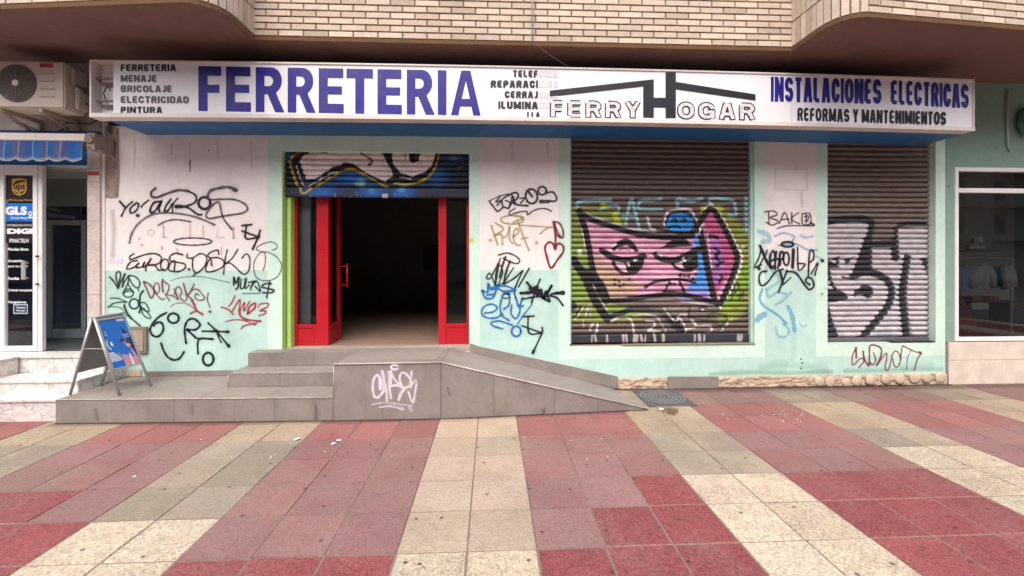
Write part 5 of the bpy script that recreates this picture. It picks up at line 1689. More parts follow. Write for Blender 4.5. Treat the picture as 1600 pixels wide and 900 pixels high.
# grime where the pavement meets the platform and the wall, water marks on the risers
gm = lambda x, y, o: Vector((x / 100, y / 100, .0012 + o))
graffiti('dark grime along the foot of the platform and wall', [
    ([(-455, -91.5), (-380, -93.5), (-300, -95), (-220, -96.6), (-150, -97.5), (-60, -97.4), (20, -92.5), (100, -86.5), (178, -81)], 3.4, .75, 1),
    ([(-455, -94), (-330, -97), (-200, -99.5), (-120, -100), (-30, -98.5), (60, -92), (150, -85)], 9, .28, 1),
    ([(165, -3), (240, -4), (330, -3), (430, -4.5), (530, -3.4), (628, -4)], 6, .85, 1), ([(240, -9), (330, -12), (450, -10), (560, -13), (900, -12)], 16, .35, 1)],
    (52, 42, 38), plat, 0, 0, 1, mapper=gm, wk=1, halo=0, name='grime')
graffiti('brown spill by the manhole cover', [([(1038, 641), (1046, 640), (1056, 643)], 8, .6, 1), ([(1044, 645), (1052, 647)], 5, .5, 1)], (96, 62, 34), plat, 0, 0, 1, mapper=lambda x, y, o: atz(x, y, .0022 + o), wk=1, halo=0, name='grime')
graffiti('pale water marks and scuffs on the risers', [([(493, 634), (494, 645), (493, 654)], 5, .35, 1), ([(300, 634), (301, 648)], 4, .25, 1), ([(700, 606), (702, 617)], 3, .3, 1), ([(150, 640), (152, 655)], 6, .25, 1), ([(850, 640), (848, 652)], 5, .3, 1)], (84, 72, 58), plat, 0, 0, 1, mapper=lambda x, y, o: at(x, y, fy(wx(x, PF)) - .001 - o), wk=1, halo=0, name='grime')
graffiti('pale chips on the risers', [([(459, 604), (461, 607)], 2.6, .8), ([(702, 623), (703, 625)], 2.4, .7), ([(640, 600), (641, 601)], 1.6, .6), ([(905, 632), (908, 633)], 1.6, .6)], (196, 186, 176), plat, 0, 0, 1, mapper=lambda x, y, o: at(x, y, (-.5365 if x < 520 else fy(wx(x, PF)) - .001) - o), wk=1, halo=0, name='grime')

# ------------------------------------------------------------------ manhole cover by the foot of the ramp
mh = empty('manhole_cover', (2.12, -.38, 0), 'square dark iron manhole cover with ring pattern at the foot of the ramp', 'manhole cover')
q = MB()
x0, x1, y0, y1 = 1.83, 2.42, -.715, -.07
q.box(x0, x1, y0, y1, -.02, .006)
q.build('frame', mat('dark_cast_iron', (.085, .083, .085), .6, .2, 20, .4, 120, metal=.2), mh, bevel=.004)
q = MB()
cx_, cy_ = (x0 + x1) / 2, (y0 + y1) / 2
for r in (.27, .225, .18, .135, .09, .045):
    n = 48
    ring = [(cx_ + rr * math.cos(2 * math.pi * i / n), cy_ + rr * math.sin(2 * math.pi * i / n), z) for rr, z in ((r, .0062), (r, .013), (r - .02, .013), (r - .02, .0062)) for i in range(n)]
    fs_ = [(k * n + i, k * n + (i + 1) % n, (k + 1) * n + (i + 1) % n, (k + 1) * n + i) for k in range(3) for i in range(n)]
    q.add(ring, fs_)
for i in range(24):
    a_ = i * math.pi / 12
    c_, s_ = math.cos(a_), math.sin(a_)
    q.hexa([(cx_ + c_ * .10 - s_ * .006, cy_ + s_ * .10 + c_ * .006, .0062), (cx_ + c_ * .10 + s_ * .006, cy_ + s_ * .10 - c_ * .006, .0062), (cx_ + c_ * .25 + s_ * .006, cy_ + s_ * .25 - c_ * .006, .0062), (cx_ + c_ * .25 - s_ * .006, cy_ + s_ * .25 + c_ * .006, .0062)],
           [(cx_ + c_ * .10 - s_ * .006, cy_ + s_ * .10 + c_ * .006, .0115), (cx_ + c_ * .10 + s_ * .006, cy_ + s_ * .10 - c_ * .006, .0115), (cx_ + c_ * .25 + s_ * .006, cy_ + s_ * .25 - c_ * .006, .0115), (cx_ + c_ * .25 - s_ * .006, cy_ + s_ * .25 + c_ * .006, .0115)])
q.build('ring_relief', mat('worn_iron', (.17, .17, .175), .5, .25, 30, metal=.3), mh)

# ------------------------------------------------------------------ litter
def scrap(x, y, r, label, c=(.78, .77, .78), grp='white paper scraps on the pavement'):
    o = atz(x, y, .003)
    b = bmesh.new()
    n = 7
    ring = [b.verts.new((o.x + r * random.uniform(.6, 1.2) * math.cos(2 * math.pi * i / n) * 1.3, o.y + r * random.uniform(.6, 1.2) * math.sin(2 * math.pi * i / n), .004 + random.uniform(0, r * .5))) for i in range(n)]
    mid = b.verts.new((o.x, o.y, .004 + r * .55))
    for i in range(n): b.faces.new((ring[i], ring[(i + 1) % n], mid))
    ext = bmesh.ops.extrude_face_region(b, geom=b.faces[:])
    for v in [v for v in ext['geom'] if isinstance(v, bmesh.types.BMVert)]: v.co.z += .0015
    bmesh.ops.recalc_face_normals(b, faces=b.faces)
    me = bpy.data.meshes.new('paper_scrap')
    b.to_mesh(me); b.free()
    return tag(link(me, 'paper_scrap', mat('litter_paper_%d' % int(c[2] * 100), c, .8, .08)), label, 'litter', grp)


scrap(464, 687, .026, 'crumpled white paper scrap on the sandy tiles left of the landing graffiti')
scrap(521, 694, .020, 'crumpled lilac white scrap on the red tiles below the landing', (.62, .60, .76))
scrap(529, 689, .020, 'small white scrap touching the lilac one on the red tiles')
scrap(1034, 640, .024, 'white paper ball beside the manhole cover')
scrap(1137, 655, .008, 'tiny white speck of paper on the red tiles right of the manhole cover')
scrap(210, 745, .010, 'tiny white paper crumb on the dull red tiles at the left')
spk = MB()
for _ in range(34):
    x, y = random.gauss(1222, 38), random.gauss(652, 9)
    o = atz(x, y, 0)
    r = random.uniform(.003, .009)
    spk.blob((o.x, o.y, .0035), (r, r * .8, .0022), n=6, m=4, jit=.2)
for _ in range(24):
    x, y = random.uniform(300, 1000), random.uniform(664, 720)
    o = atz(x, y, 0)
    r = random.uniform(.003, .008)
    spk.blob((o.x, o.y, .0035), (r, r * .8, .0022), n=6, m=4, jit=.2)
tag(spk.build('white_splatter', mat('pale_droppings', (.62, .58, .55), .9, .1)), kind='stuff')

# ------------------------------------------------------------------ left neighbour: parcel shop
pshop = empty('parcel_shop', (-6, .2, .5), 'small parcel shop front with white framed glass door and marble pillar', 'shop')
xp0, xp1 = wx(140), wx(160)
q = MB()
q.box(xp0, xp1, -.035, .30, .25, ZS - .002)
pil = q.build('pillar', M['stone'], pshop, bevel=.004)
for z in (1.28, 2.2, 2.85):
    q = MB()
    q.box(xp0 + .001, xp1 - .001, -.0365, -.034, z, z + .004)
    q.build('joint', M['joint'], pil)
q = MB()
q.box(xp1 + .001, -4.85, -.012, .2, .0, ZS - .002)
q.build('plaster_strip', M['pink'], pshop)
st = MB()
z0, z1 = at(150, 282, -.04).z, at(150, 266, -.04).z
st.box(xp0 + .012, xp1 - .004, -.0375, -.0362, z0, z1)
sticker = st.build('sticker', mat('white_sticker', (.74, .72, .72), .5, .05), pil)
st = MB()
st.box(xp0 + .014, xp1 - .006, -.0388, -.0377, z0 + (z1 - z0) * .5, z1 - .012)
st.build('red_band', mat('red_print', (.50, .10, .10), .5, .1), sticker)
# wall above and landing
q = MB()
XW0 = -10.5
zh = at(60, 258, 0).z
q.quad((XW0, 0, zh), (xp0, 0, zh), (xp0, 0, ZS), (XW0, 0, ZS))
q.build('upper_wall', mat('dirty_pale_wall', (.52, .44, .40), .9, .1, 3, .3, 40, dirt=(.2, .16, .14), damt=.5), pshop)
zh2 = at(60, 249, 0).z
q = MB()
q.box(XW0, xp0 - .004, -.03, -.002, zh, zh2 + .12)
q.build('blue_fascia', mat('bright_blue_paint', (.012, .11, .30), .5, .08), pshop)
# recessed entrance: ceiling, inner wall, inner door
xr0 = wx(66)
ZLd = .573
q = MB()
q.quad((XW0, 0, zh), (XW0, 2.6, zh), (xp0, 2.6, zh), (xp0, 0, zh))
q.build('porch_ceiling', M['cloud'], pshop)
q = MB()
q.quad((xp0 - .0, .3, ZLd), (xp0, 2.6, ZLd), (xp0, 2.6, zh), (xp0, .3, zh))
q.quad((XW0, 2.6, ZLd), (xp0, 2.6, ZLd), (xp0, 2.6, zh), (XW0, 2.6, zh))
q.quad((XW0, .15, ZLd), (XW0, 2.6, ZLd), (XW0, 2.6, zh), (XW0, .15, zh))
q.build('porch_wall', mat('slate_paint', (.02, .03, .06), .7, .1), pshop)
q = MB()
q.quad((XW0, .0, ZLd + .002), (xp0, .0, ZLd + .002), (xp0, 2.6, ZLd + .002), (XW0, 2.6, ZLd + .002))
q.build('porch_floor', mat('grey_blue_floor', (.08, .09, .10), .5, .1, 4), pshop)
# grey panel over the inner door and the inner door itself, seen at an angle
YI = .9
gp = MB()
gp.box(wx(66, YI) - 2, xp0 - .002, YI + .0, YI + .04, at(100, 322, YI).z, zh - .002)
gp.build('lintel_panel', mat('grey_green_panel', (.24, .26, .24), .7, .06), pshop)
idr = empty('inner_door', (wx(100, YI), YI, ZLd))
idr.parent = pshop
idr.location = ORG[idr.name] - ORG[pshop.name]
q = MB()
xa_, xb_ = wx(73, YI), wx(134, YI)
ztop = at(100, 344, YI).z
fw = .07
q.box(xa_, xa_ + fw, YI, YI + .05, ZLd + .004, ztop)
q.box(xb_ - fw, xb_, YI, YI + .05, ZLd + .004, ztop)
q.box(xa_ + fw, xb_ - fw, YI + .004, YI + .046, ztop - fw, ztop)
q.box(xa_ + fw, xb_ - fw, YI + .004, YI + .046, ZLd + .004, ZLd + .14)
q.build('frame', mat('grey_door_frame', (.34, .38, .38), .5, .08), idr, bevel=.004)
q = MB()
q.quad((xa_ + fw, YI + .025, ZLd + .14), (xb_ - fw, YI + .025, ZLd + .14), (xb_ - fw, YI + .025, ztop - fw), (xa_ + fw, YI + .025, ztop - fw))
q.build('glass', M['clear'], idr)
q = MB()
for i in range(7):
    zz = .9 + i * .26
    q.box(xa_ - .3, xb_ - .1, YI + .75, YI + 1.0, zz, zz + .02)
q.build('shelf', mat('dark_shelf', (.04, .05, .07), .6, .1), idr)
q = MB()
for i in range(46):
    zz = .92 + random.randrange(7) * .26
    x = random.uniform(xa_ - .2, xb_ - .2)
    q.box(x, x + random.uniform(.03, .09), YI + .72, YI + .85, zz, zz + random.uniform(.05, .17), random.randrange(4))
q.build('goods', [mat('goods_%d' % i, c_, .6, .1) for i, c_ in enumerate(((.28, .10, .07), (.12, .14, .18), (.30, .28, .26), (.05, .09, .16)))], idr)
flat('shop_lettering', [[(74, 323), (95, 329), (95, 332), (74, 327)], [(74, 332), (118, 338), (118, 343), (74, 338)]], mat('dim_print', (.16, .14, .2), .5, .2, 60), idr, YI - .01)

# outer glass door with its column of decals
gd_ = empty('glass_door', (wx(32), 0, ZLd))
gd_.parent = pshop
gd_.location = ORG[gd_.name] - ORG[pshop.name]
q = MB()
xa_, xb_ = wx(-22, -.02), wx(66, -.02)
zb_, zt_ = ZLd + .006, zh - .004
gx0, gx1 = wx(7.5, -.02), wx(52, -.02)
gz0, gz1 = at(30, 541, -.02).z, at(30, 273, -.02).z
q.box(gx1, xb_ - .05, -.03, .02, zb_, zt_)
q.box(xb_ - .048, xb_, -.022, .03, zb_, zt_)
q.box(gx0 - .08, gx0, -.03, .02, zb_, zt_)
q.box(gx0, gx1, -.029, .019, zb_, gz0)
q.box(gx0, gx1, -.029, .019, gz1, zt_)
q.box(gx0 - 1.5, gx0 - .085, -.022, .03, zb_, zt_)
q.build('frame', M['white'], gd_, bevel=.004)
q = MB()
q.quad((gx0, -.005, gz0), (gx1, -.005, gz0), (gx1, -.005, gz1), (gx0, -.005, gz1))
q.build('glass', M['doorglass'], gd_)
q = MB()
q.box(wx(-30, .37), wx(55, .37), .35, .40, ZLd + .01, gz1)
q.build('inner_board', M['navy'], gd_)
YG = -.0062
flat('black_decal', [[(8, 274), (52, 276), (52, 314), (8, 313)], [(8, 346.5), (53, 347), (53, 380), (8, 380)]], mat('brown_black_film', (.022, .016, .018), .35, .1), gd_, YG)
flat('blue_decal', [[(8, 317), (53, 317.5), (53, 346), (8, 345.5)]], mat('blue_film', (.01, .15, .56), .4, .05), gd_, YG)
gold = mat('gold_film', (.55, .30, .035), .4, .1)
wh = mat('white_film', (.80, .80, .80), .4, .03)
sh = lambda a, b: (a / 6.425, 260 + b / 6.425)
flat('shield_emblem', [[sh(*p_) for p_ in ((120, 128), (190, 115), (266, 128), (268, 235), (250, 272), (195, 298), (145, 275), (122, 240))]], gold, gd_, YG - .0013)
flat('shield_swoosh', [[sh(*p_) for p_ in ((132, 172), (165, 145), (210, 138), (254, 140), (254, 158), (205, 160), (160, 178), (132, 192))], [sh(*p_) for p_ in ((132, 240), (160, 256), (180, 262), (190, 278), (150, 262))], [sh(*p_) for p_ in ((200, 262), (240, 244), (250, 238), (240, 258), (205, 278))]], MATS['brown_black_film'], gd_, YG - .0026)


def dq(x0, x1, y0, y1, Y=YG - .0013):
    return at(x0, y1, Y), at(x1, y1, Y), at(x1, y0, Y), at(x0, y0, Y)


text('decal_lettering', 'ups', [Vector(v) for v in dq(21, 39.5, 288.5, 299, YG - .0027)], MATS['brown_black_film'], gd_, bold=.035)
text('decal_lettering', 'UPS Access Point', dq(11, 50, 311, 314.5), gold, gd_, bold=.01)
text('decal_lettering', 'GLS', dq(8.5, 42, 322.5, 336), wh, gd_, bold=.06)
text('decal_lettering', 'Parcel Shop', dq(17, 42, 339, 342.8), wh, gd_, bold=.02)
flat('pin_symbol', [[(44.5, 331.5), (47.5, 329.5), (50.5, 331.5), (50.6, 335), (48, 339), (52, 339), (52, 341), (43, 341), (43, 339), (47, 339), (44.4, 335)]], wh, gd_, YG - .0013)
flat('pin_hole', [[(46, 332.4), (47.5, 331.4), (49, 332.4), (49, 334.5), (47.5, 335.4), (46, 334.5)]], MATS['blue_film'], gd_, YG - .0026)
text('decal_lettering', 'DISTRIBUIDOR OFICIAL', dq(11, 50, 350.5, 353.5), wh, gd_, bold=.0)
text('decal_lettering', 'DIGI', dq(11, 52.5, 357, 365.5), wh, gd_, bold=.07)
text('decal_lettering', 'PINATELH', dq(15, 44.5, 373, 379), wh, gd_, bold=.015)
for t_, x1, y in (('Moviles libres', 44.5, 389.5), ('Accesorios', 36, 407.5), ('para tu movil', 43, 416.5), ('Fundas', 30, 435), ('Cristal templado', 52, 454), ('Cargadores', 41, 472.5)):
    text('decal_lettering', t_, dq(12.5, x1, y - 2.5, y + 2.2), wh, gd_, bold=.02)
flat('hours_card', [[(21, 475), (43.5, 475), (43.5, 490.5), (21, 490.5)]], mat('pale_blue_edge', (.30, .38, .50), .5, .05), gd_, YG)
flat('hours_card_face', [[(22.4, 477), (42, 477), (42, 488.5), (22.4, 488.5)]], M['navy'], gd_, YG - .0013)
text('decal_lettering', 'Tenemos', dq(26, 40, 479, 482), wh, gd_, bold=.01).location.y -= .0015
text('decal_lettering', 'Recargas', dq(26, 40, 484, 487), wh, gd_, bold=.01).location.y -= .0015
h = MB()
h.box(wx(34.5, -.06), wx(41, -.06), -.075, -.060, at(38, 437, -.06).z, at(38, 407.5, -.06).z)
h.box(wx(34.5, -.06), wx(41, -.06), -.060, -.029, at(38, 412, -.06).z, at(38, 409, -.06).z)
h.box(wx(34.5, -.06), wx(41, -.06), -.060, -.029, at(38, 436, -.06).z, at(38, 433, -.06).z)
h.build('handle', M['alu'], gd_, bevel=.003)
for y in (400.5, 444):
    h = MB()
    h.tube([at(56, y, -.05), at(60, y, -.05)], .012)
    h.build('hinge', M['black'], gd_)

# marble steps
ms = empty('marble_steps', (-5.8, -.5, 0), 'white veined marble steps up to the parcel shop door', 'steps')
XE = -4.575
q = MB()
q.box(XW0, XE, -.835, .0, -.01, .205)
q.box(XW0, XE + .012, -.85, -.3, .206, .236)
q.build('step', M['marble'], ms, bevel=.004)
q = MB()
q.box(XW0, -4.60, -.625, .0, .237, .350)
q.box(XW0, -4.59, -.64, -.2, .351, .376)
q.build('step', M['marble'], ms, bevel=.004)
q = MB()
q.box(XW0, -4.62, -.275, .0, .377, .548)
q.box(XW0, -4.61, -.29, .0, .549, ZLd)
q.build('step', M['marble'], ms, bevel=.004)
q = MB()
q.box(XW0, -5.58, -1.6, -.292, .0, .555)
q.box(XW0, -5.57, -1.61, -.292, .556, ZLd + .004)
q.build('cheek_wall', M['marble'], ms, bevel=.004)

# ------------------------------------------------------------------ awning, folded back
aw = empty('awning', (-5.8, -.25, 3.1), 'rolled up blue striped awning with scalloped white hem over the parcel shop', 'awning')
YA = -.28
za0, za1 = at(60, 220, YA).z, at(60, 208.5, YA).z
xe = at(135.5, 214, YA).x
q = MB()
q.box(XW0, xe, YA - .02, YA + .02, za0, za1)
q.build('front_rail', mat('cream_rail', (.66, .60, .55), .5, .06), aw, bevel=.005)
q = MB()
q.tube([(XW0, YA + .14, za1 + .02), (xe + .02, YA + .14, za1 + .02)], .055, 14)
q.build('fabric_roll', mat('blue_violet_fabric', (.05, .05, .20), .9, .15), aw, smooth=True)
bvs, bfs, bcs = [], [], []
xe2 = at(131, 214, YA).x
zv = at(60, 250, YA).z
n_ = 260
x0_ = -8.0
sc_w = (wx(101, YA) - wx(75, YA))
for i in range(n_ + 1):
    x = x0_ + (xe2 - x0_) * i / n_
    ph = (xe2 - x) / sc_w
    drop = .034 * abs(math.sin(ph * math.pi)) ** .8
    k = 5
    for jz in range(k + 1):
        t = jz / k
        z = za0 - .002 + (zv - drop + .012 - za0) * t
        y = YA - .015 - .012 * math.sin(t * 2) + .008 * math.sin(x * 31) * t
        bvs.append((x, y, z))
        sidx = int((xe2 - x) / (sc_w * .42))
        c_ = ((.02, .19, .60), (.02, .15, .50), (.10, .13, .36), (.14, .15, .34), (.02, .17, .55), (.10, .15, .40))[sidx % 6]
        fr_ = ((xe2 - x) / (sc_w * .42)) % 1
        if fr_ < .07: c_ = (.36, .42, .60)
        if jz == k: c_ = (.62, .63, .68)
        bcs.append((*[v * .52 for v in c_], 1))
for i in range(n_):
    for jz in range(5):
        b_ = i * 6 + jz
        bfs.append((b_, b_ + 6, b_ + 7, b_ + 1))
me = bpy.data.meshes.new('valance')
me.from_pydata(bvs, [], bfs)
ca = me.color_attributes.new('stripe', 'FLOAT_COLOR', 'POINT')
ca.data.foreach_set('color', np.array(bcs).ravel())
link(me, 'valance', mat('striped_awning_cloth', rough=.9, var=.1, attr='stripe'), aw)
q = MB()
q.box(xe + .005, xe + .10, YA - .01, -.03, za0 - .10, za0 + .10)
q.tube([(xe + .05, YA - .04, za0 + .02), (xe + .05, YA + .1, za0 + .06)], .05, 10)
q.tube([(xe + .02, YA - .03, za0 - .06), (xe + .12, YA + .05, za0 - .10), (xe + .13, -.03, za0 - .16)], .014, 6)
q.build('end_bracket', mat('dirty_bracket', (.30, .25, .21), .6, .25, 12, dirt=(.08, .06, .05), damt=.7, dscale=12), aw, bevel=.004)

# ------------------------------------------------------------------ air conditioner on wall brackets
ac = empty('air_conditioner', (-5.3, -.35, 3.4), 'cream outdoor air conditioner unit with round fan grille on wall brackets', 'air conditioner')
ax0, ax1 = -5.70, -4.893
ay0, ay1 = -.47, -.21
az0, az1 = 3.450, 3.985
q = MB()
q.box(ax0, ax1, ay0, ay1, az0, az1)
body = q.build('casing', M['plastic'], ac, bevel=.014)
fc = Vector((-5.405, ay0 - .001, 3.728))
q = MB()
q.disc(fc, (0, -1, 0), .213, 40, 0, .006)
q.build('fan_recess', M['grille'], ac)
q = MB()
for r in (.03, .05, .07, .09, .11, .13, .15, .17, .19, .208):
    n = 40
    q.tube([fc + Vector((r * math.cos(2 * math.pi * i / n), -.014, r * math.sin(2 * math.pi * i / n))) for i in range(n + 1)], .0032, 5)
for i in range(12):
    a_ = i * math.pi / 6
    q.tube([fc + Vector((.03 * math.cos(a_), -.016, .03 * math.sin(a_))), fc + Vector((.21 * math.cos(a_), -.016, .21 * math.sin(a_)))], .003, 5)
q.build('fan_grille', mat('taupe_grille', (.20, .175, .15), .6, .1), ac)
q = MB()
q.disc(fc + Vector((0, -.012, 0)), (0, -1, 0), .036, 20, 0, .012)
q.build('hub_cap', mat('pale_cap', (.62, .58, .50), .5, .05), ac, bevel=.003)
q = MB()
q.box(at(62.5, 100, ay0).x, at(83, 100, ay0).x, ay0 - .004, ay0 - .001, at(70, 105.5, ay0).z, at(70, 99, ay0).z)
q.build('badge', mat('red_badge', (.42, .03, .03), .5, .1), ac)
for y in (115, 127, 139, 151):
    q = MB()
    z = at(72, y, ay0).z
    q.box(at(62, 100, ay0).x, at(86, 100, ay0).x, ay0 - .006, ay0 - .001, z - .006, z + .006)
    q.build('louvre', mat('taupe_plastic', (.40, .35, .29), .6, .1), ac, bevel=.002)
for e_, z0_, z1_, y_ in ((.05, 3.49, 3.74, -.36), (.03, 3.77, 3.95, -.40)):
    q = MB()
    q.box(ax1 + .002, ax1 + e_, y_, -.22, z0_, z1_)
    q.build('valve_cover', M['plastic'], ac, bevel=.01)
q = MB()
q.tube([(ax1 + .05, -.30, 3.72), (ax1 + .12, -.26, 3.66), (ax1 + .14, -.15, 3.60), (ax1 + .12, -.05, 3.52), (ax1 + .12, -.03, 3.3)], .014, 8)
q.tube([(ax1 + .05, -.27, 3.58), (ax1 + .10, -.24, 3.54), (ax1 + .10, -.12, 3.47), (ax1 - .1, -.06, 3.40), (ax1 - .4, -.04, 3.42)], .010, 8)
q.tube([(ax0 - .1, -.04, 3.4), (ax0 + .2, -.05, 3.27), (ax0 + .45, -.04, 3.36)], .009, 6)
q.build('pipe', mat('dark_insulation', (.10, .085, .075), .8, .15), ac, smooth=True)
for x in (-5.60, -5.155):
    q = MB()
    q.box(x - .02, x + .02, -.47, -.004, 3.405, 3.448)
    q.box(x - .018, x + .018, -.045, -.003, 3.20, 3.404)
    q.prism([(x - .012, -.44, 3.404), (x - .012, -.40, 3.404), (x - .012, -.046, 3.23), (x - .012, -.046, 3.26)], (.024, 0, 0))
    q.build('wall_bracket', mat('pale_olive_bracket', (.44, .40, .28), .6, .12, 8, dirt=(.2, .14, .08), damt=.5), ac, bevel=.003)

# ------------------------------------------------------------------ poster stand (A-frame)
ps = empty('poster_stand', (-4.28, -.62, Z1), 'grey metal A-frame poster stand with blue phone advert on the lower step', 'poster stand')
TL, TR = Vector((-4.30, -.78, 1.085)), Vector((-4.29, -.43, 1.085))
FL, FR = Vector((-4.02, -.785, Z1 + .004)), Vector((-3.955, -.45, Z1 + .004))
BL, BR = Vector((-4.545, -.77, Z1 + .004)), Vector((-4.53, -.42, Z1 + .004))
BL.z = Z1 + .012
for nm_, t_, f_ in (('front_leg', TL + Vector((.012, 0, 0)), FL), ('front_leg', TR + Vector((.012, 0, 0)), FR), ('back_leg', TL - Vector((.012, 0, 0)), BL), ('back_leg', TR - Vector((.012, 0, 0)), BR)):
    q = MB()
    q.tube([t_, f_], .0135, 8)
    q.build(nm_, M['alu'], ps, smooth=True)
q = MB()
q.tube([TL + Vector((0, -.012, .004)), TR + Vector((0, .012, .004))], .017, 10)
q.build('top_bar', M['steel'], ps, smooth=True)


def pane(T0, T1, F0, F1, k0, k1):
    a, b, c, d = T0.lerp(F0, k0), T1.lerp(F1, k0), T1.lerp(F1, k1), T0.lerp(F0, k1)
    return a, b, c, d


a, b, c, d = pane(TL + Vector((.012, 0, 0)), TR + Vector((.012, 0, 0)), FL, FR, .02, .69)
nf = (b - a).cross(d - a).normalized()
if nf.x < 0: nf = -nf
q = MB()
q.prism([a, b, c, d], -nf * .012)
q.build('backing', M['steel'], ps)


def pq(u, v, o=0.0):
    return a.lerp(b, u).lerp(d.lerp(c, u), v) + nf * (.0015 + o)


def pflat(name, quads, m, parent, o=0.0):
    for Q in quads:
        b_ = MB()
        b_.prism([pq(u, v, o) for u, v in Q], nf * .0011)
        o_ = b_.build(name, m, parent)
    return o_


rect = lambda u0, u1, v0, v1: [(u0, v0), (u1, v0), (u1, v1), (u0, v1)]
pst = pflat('poster', [rect(.06, .94, .04, .965)], mat('poster_blue', (.016, .15, .56), .35, .05), ps, .004)
fm = MB()
for u0, u1, v0, v1 in ((.0, .06, 0, 1), (.94, 1, 0, 1), (.06, .94, 0, .04), (.06, .94, .965, 1)):
    fm.prism([pq(u, v, .001) for u, v in rect(u0, u1, v0, v1)], nf * .012)
fm.build('snap_frame', M['alu'], ps, bevel=.002)
pflat('poster_dark_corner', [[(.50, .30), (.70, .20), (.94, .42), (.94, .965), (.88, .965), (.62, .55)]], mat('poster_navy', (.012, .025, .13), .35, .05), pst, .0056)
pflat('poster_block', [rect(.08, .50, .66, .84), ], mat('poster_white', (.70, .72, .76), .4, .03), pst, .0056)
pflat('poster_small_print', [rect(.10, .46, v, v + .012) for v in (.69, .72, .75, .78, .81)], mat('poster_grey', (.30, .36, .48), .4, .05), pst, .0072)
pflat('poster_small_print', [rect(.12, .40, v, v + .018) for v in (.25, .285, .32)] + [rect(.66, .90, v, v + .014) for v in (.36, .39, .42)], mat('poster_pale_blue', (.35, .45, .68), .4, .05), pst, .0072)
ring = lambda cu, cv, r, n=20: [(cu + r * math.cos(2 * math.pi * i / n), cv + r * .68 * math.sin(2 * math.pi * i / n)) for i in range(n)]
pflat('price_circle', [ring(.30, .50, .21)], MATS['white_film'], pst, .0056)
pflat('price_circle_inside', [ring(.30, .50, .18)], MATS['poster_blue'], pst, .0072)
pink, skin, hair = mat('poster_pink', (.58, .26, .33), .4, .1, 30), mat('poster_skin', (.62, .40, .34), .4, .05), mat('poster_hair', (.07, .035, .03), .4, .05)
pflat('printed_jacket', [[(.44, .965), (.46, .72), (.54, .60), (.64, .58), (.70, .70), (.74, .965)], [(.74, .965), (.72, .70), (.76, .62), (.84, .66), (.92, .85), (.93, .965)]], pink, pst, .0074)
pflat('printed_face', [ring(.585, .52, .085), ring(.755, .57, .08)], skin, pst, .0090)
pflat('printed_hair', [[(.50, .50), (.53, .45), (.60, .43), (.68, .47), (.66, .50)], [(.69, .53), (.74, .49), (.82, .51), (.86, .60), (.86, .72), (.81, .57)]], hair, pst, .0106)
pflat('printed_jacket', [[(.66, .965), (.66, .70), (.70, .66), (.74, .965)]], MATS['poster_white'], pst, .0090)
text('poster_lettering', 'DIGI', [pq(.66, .10, .0056), pq(.90, .10, .0056), pq(.90, .055, .0056), pq(.66, .055, .0056)], wh, pst, bold=.06)
text('poster_lettering', 'Fibra', [pq(.11, .145, .0056), pq(.40, .145, .0056), pq(.40, .085, .0056), pq(.11, .085, .0056)], wh, pst, bold=.03)
text('poster_lettering', '8\u20ac', [pq(.20, .55, .0086), pq(.40, .55, .0086), pq(.40, .455, .0086), pq(.20, .455, .0086)], wh, pst, bold=.05)
text('poster_lettering', 'y movil', [pq(.11, .215, .0056), pq(.54, .215, .0056), pq(.54, .16, .0056), pq(.11, .16, .0056)], wh, pst, bold=.03)
aB, bB, cB, dB = pane(TL - Vector((.012, 0, 0)), TR - Vector((.012, 0, 0)), BL, BR, .02, .72)
q = MB()
q.prism([aB, bB, cB, dB], Vector((.006, 0, .002)))
q.build('back_panel', mat('grey_panel', (.25, .245, .24), .6, .06), ps)
q = MB()
q.tube([TL.lerp(FL, .40), TL.lerp(BL, .40)], .004, 6)
q.build('stay', M['alu'], ps)

# ------------------------------------------------------------------ right neighbour: clothes shop
cs_ = empty('clothes_shop', (7.5, .3, .5), 'teal green shop front with white framed display window and pale marble base', 'shop')
XC0, XC1 = wx(1477) + .003, 11.0
wx0 = wx(1491)
wz0, wz1 = at(1520, 533, 0).z, at(1520, 261.5, 0).z
zbz = at(1520, 534, 0).z
q = MB()
q.quad((XC0, 0, zbz), (wx0, 0, zbz), (wx0, 0, ZS), (XC0, 0, ZS))
q.quad((wx0, 0, wz1), (XC1, 0, wz1), (XC1, 0, ZS), (wx0, 0, ZS))
q.quad((wx0, 0, wz0), (wx0, .2, wz0), (wx0, .2, wz1), (wx0, 0, wz1))
q.quad((wx0, 0, wz1), (wx0, .2, wz1), (XC1, .2, wz1), (XC1, 0, wz1))
cwall = q.build('front_wall', M['teal'], cs_)
q = MB()
q.box(XC0 + .03, XC1, -.018, .2, -.01, zbz - .004)
cb = q.build('marble_base', mat('cream_travertine', (.64, .565, .48), .5, .1, 4, dirt=(.44, .35, .28), damt=.5, dscale=3.5), cs_, bevel=.003)
q = MB()
q.box(XC0 + .03, XC1, -.0192, -.0178, .33, .333)
q.build('joint', M['joint'], cb)
fw = .055
wn = empty('display_window', (7.5, .05, wz0))
wn.parent = cs_
wn.location = ORG[wn.name] - ORG[cs_.name]
q = MB()
q.box(wx0 + .002, wx0 + fw, -.012, .07, wz0, wz1 - .002)
q.box(wx0 + fw, XC1, -.011, .069, wz0, wz0 + fw)
q.box(wx0 + fw, XC1, -.011, .069, wz1 - fw - .002, wz1 - .002)
zm = at(1560, 298, 0).z
q.box(wx0 + fw, XC1, -.010, .068, zm - .032, zm + .032)
q.box(8.95, 8.95 + fw, -.012, .07, wz0 + fw, wz1 - fw)
q.build('frame', M['white'], wn, bevel=.004)
q = MB()
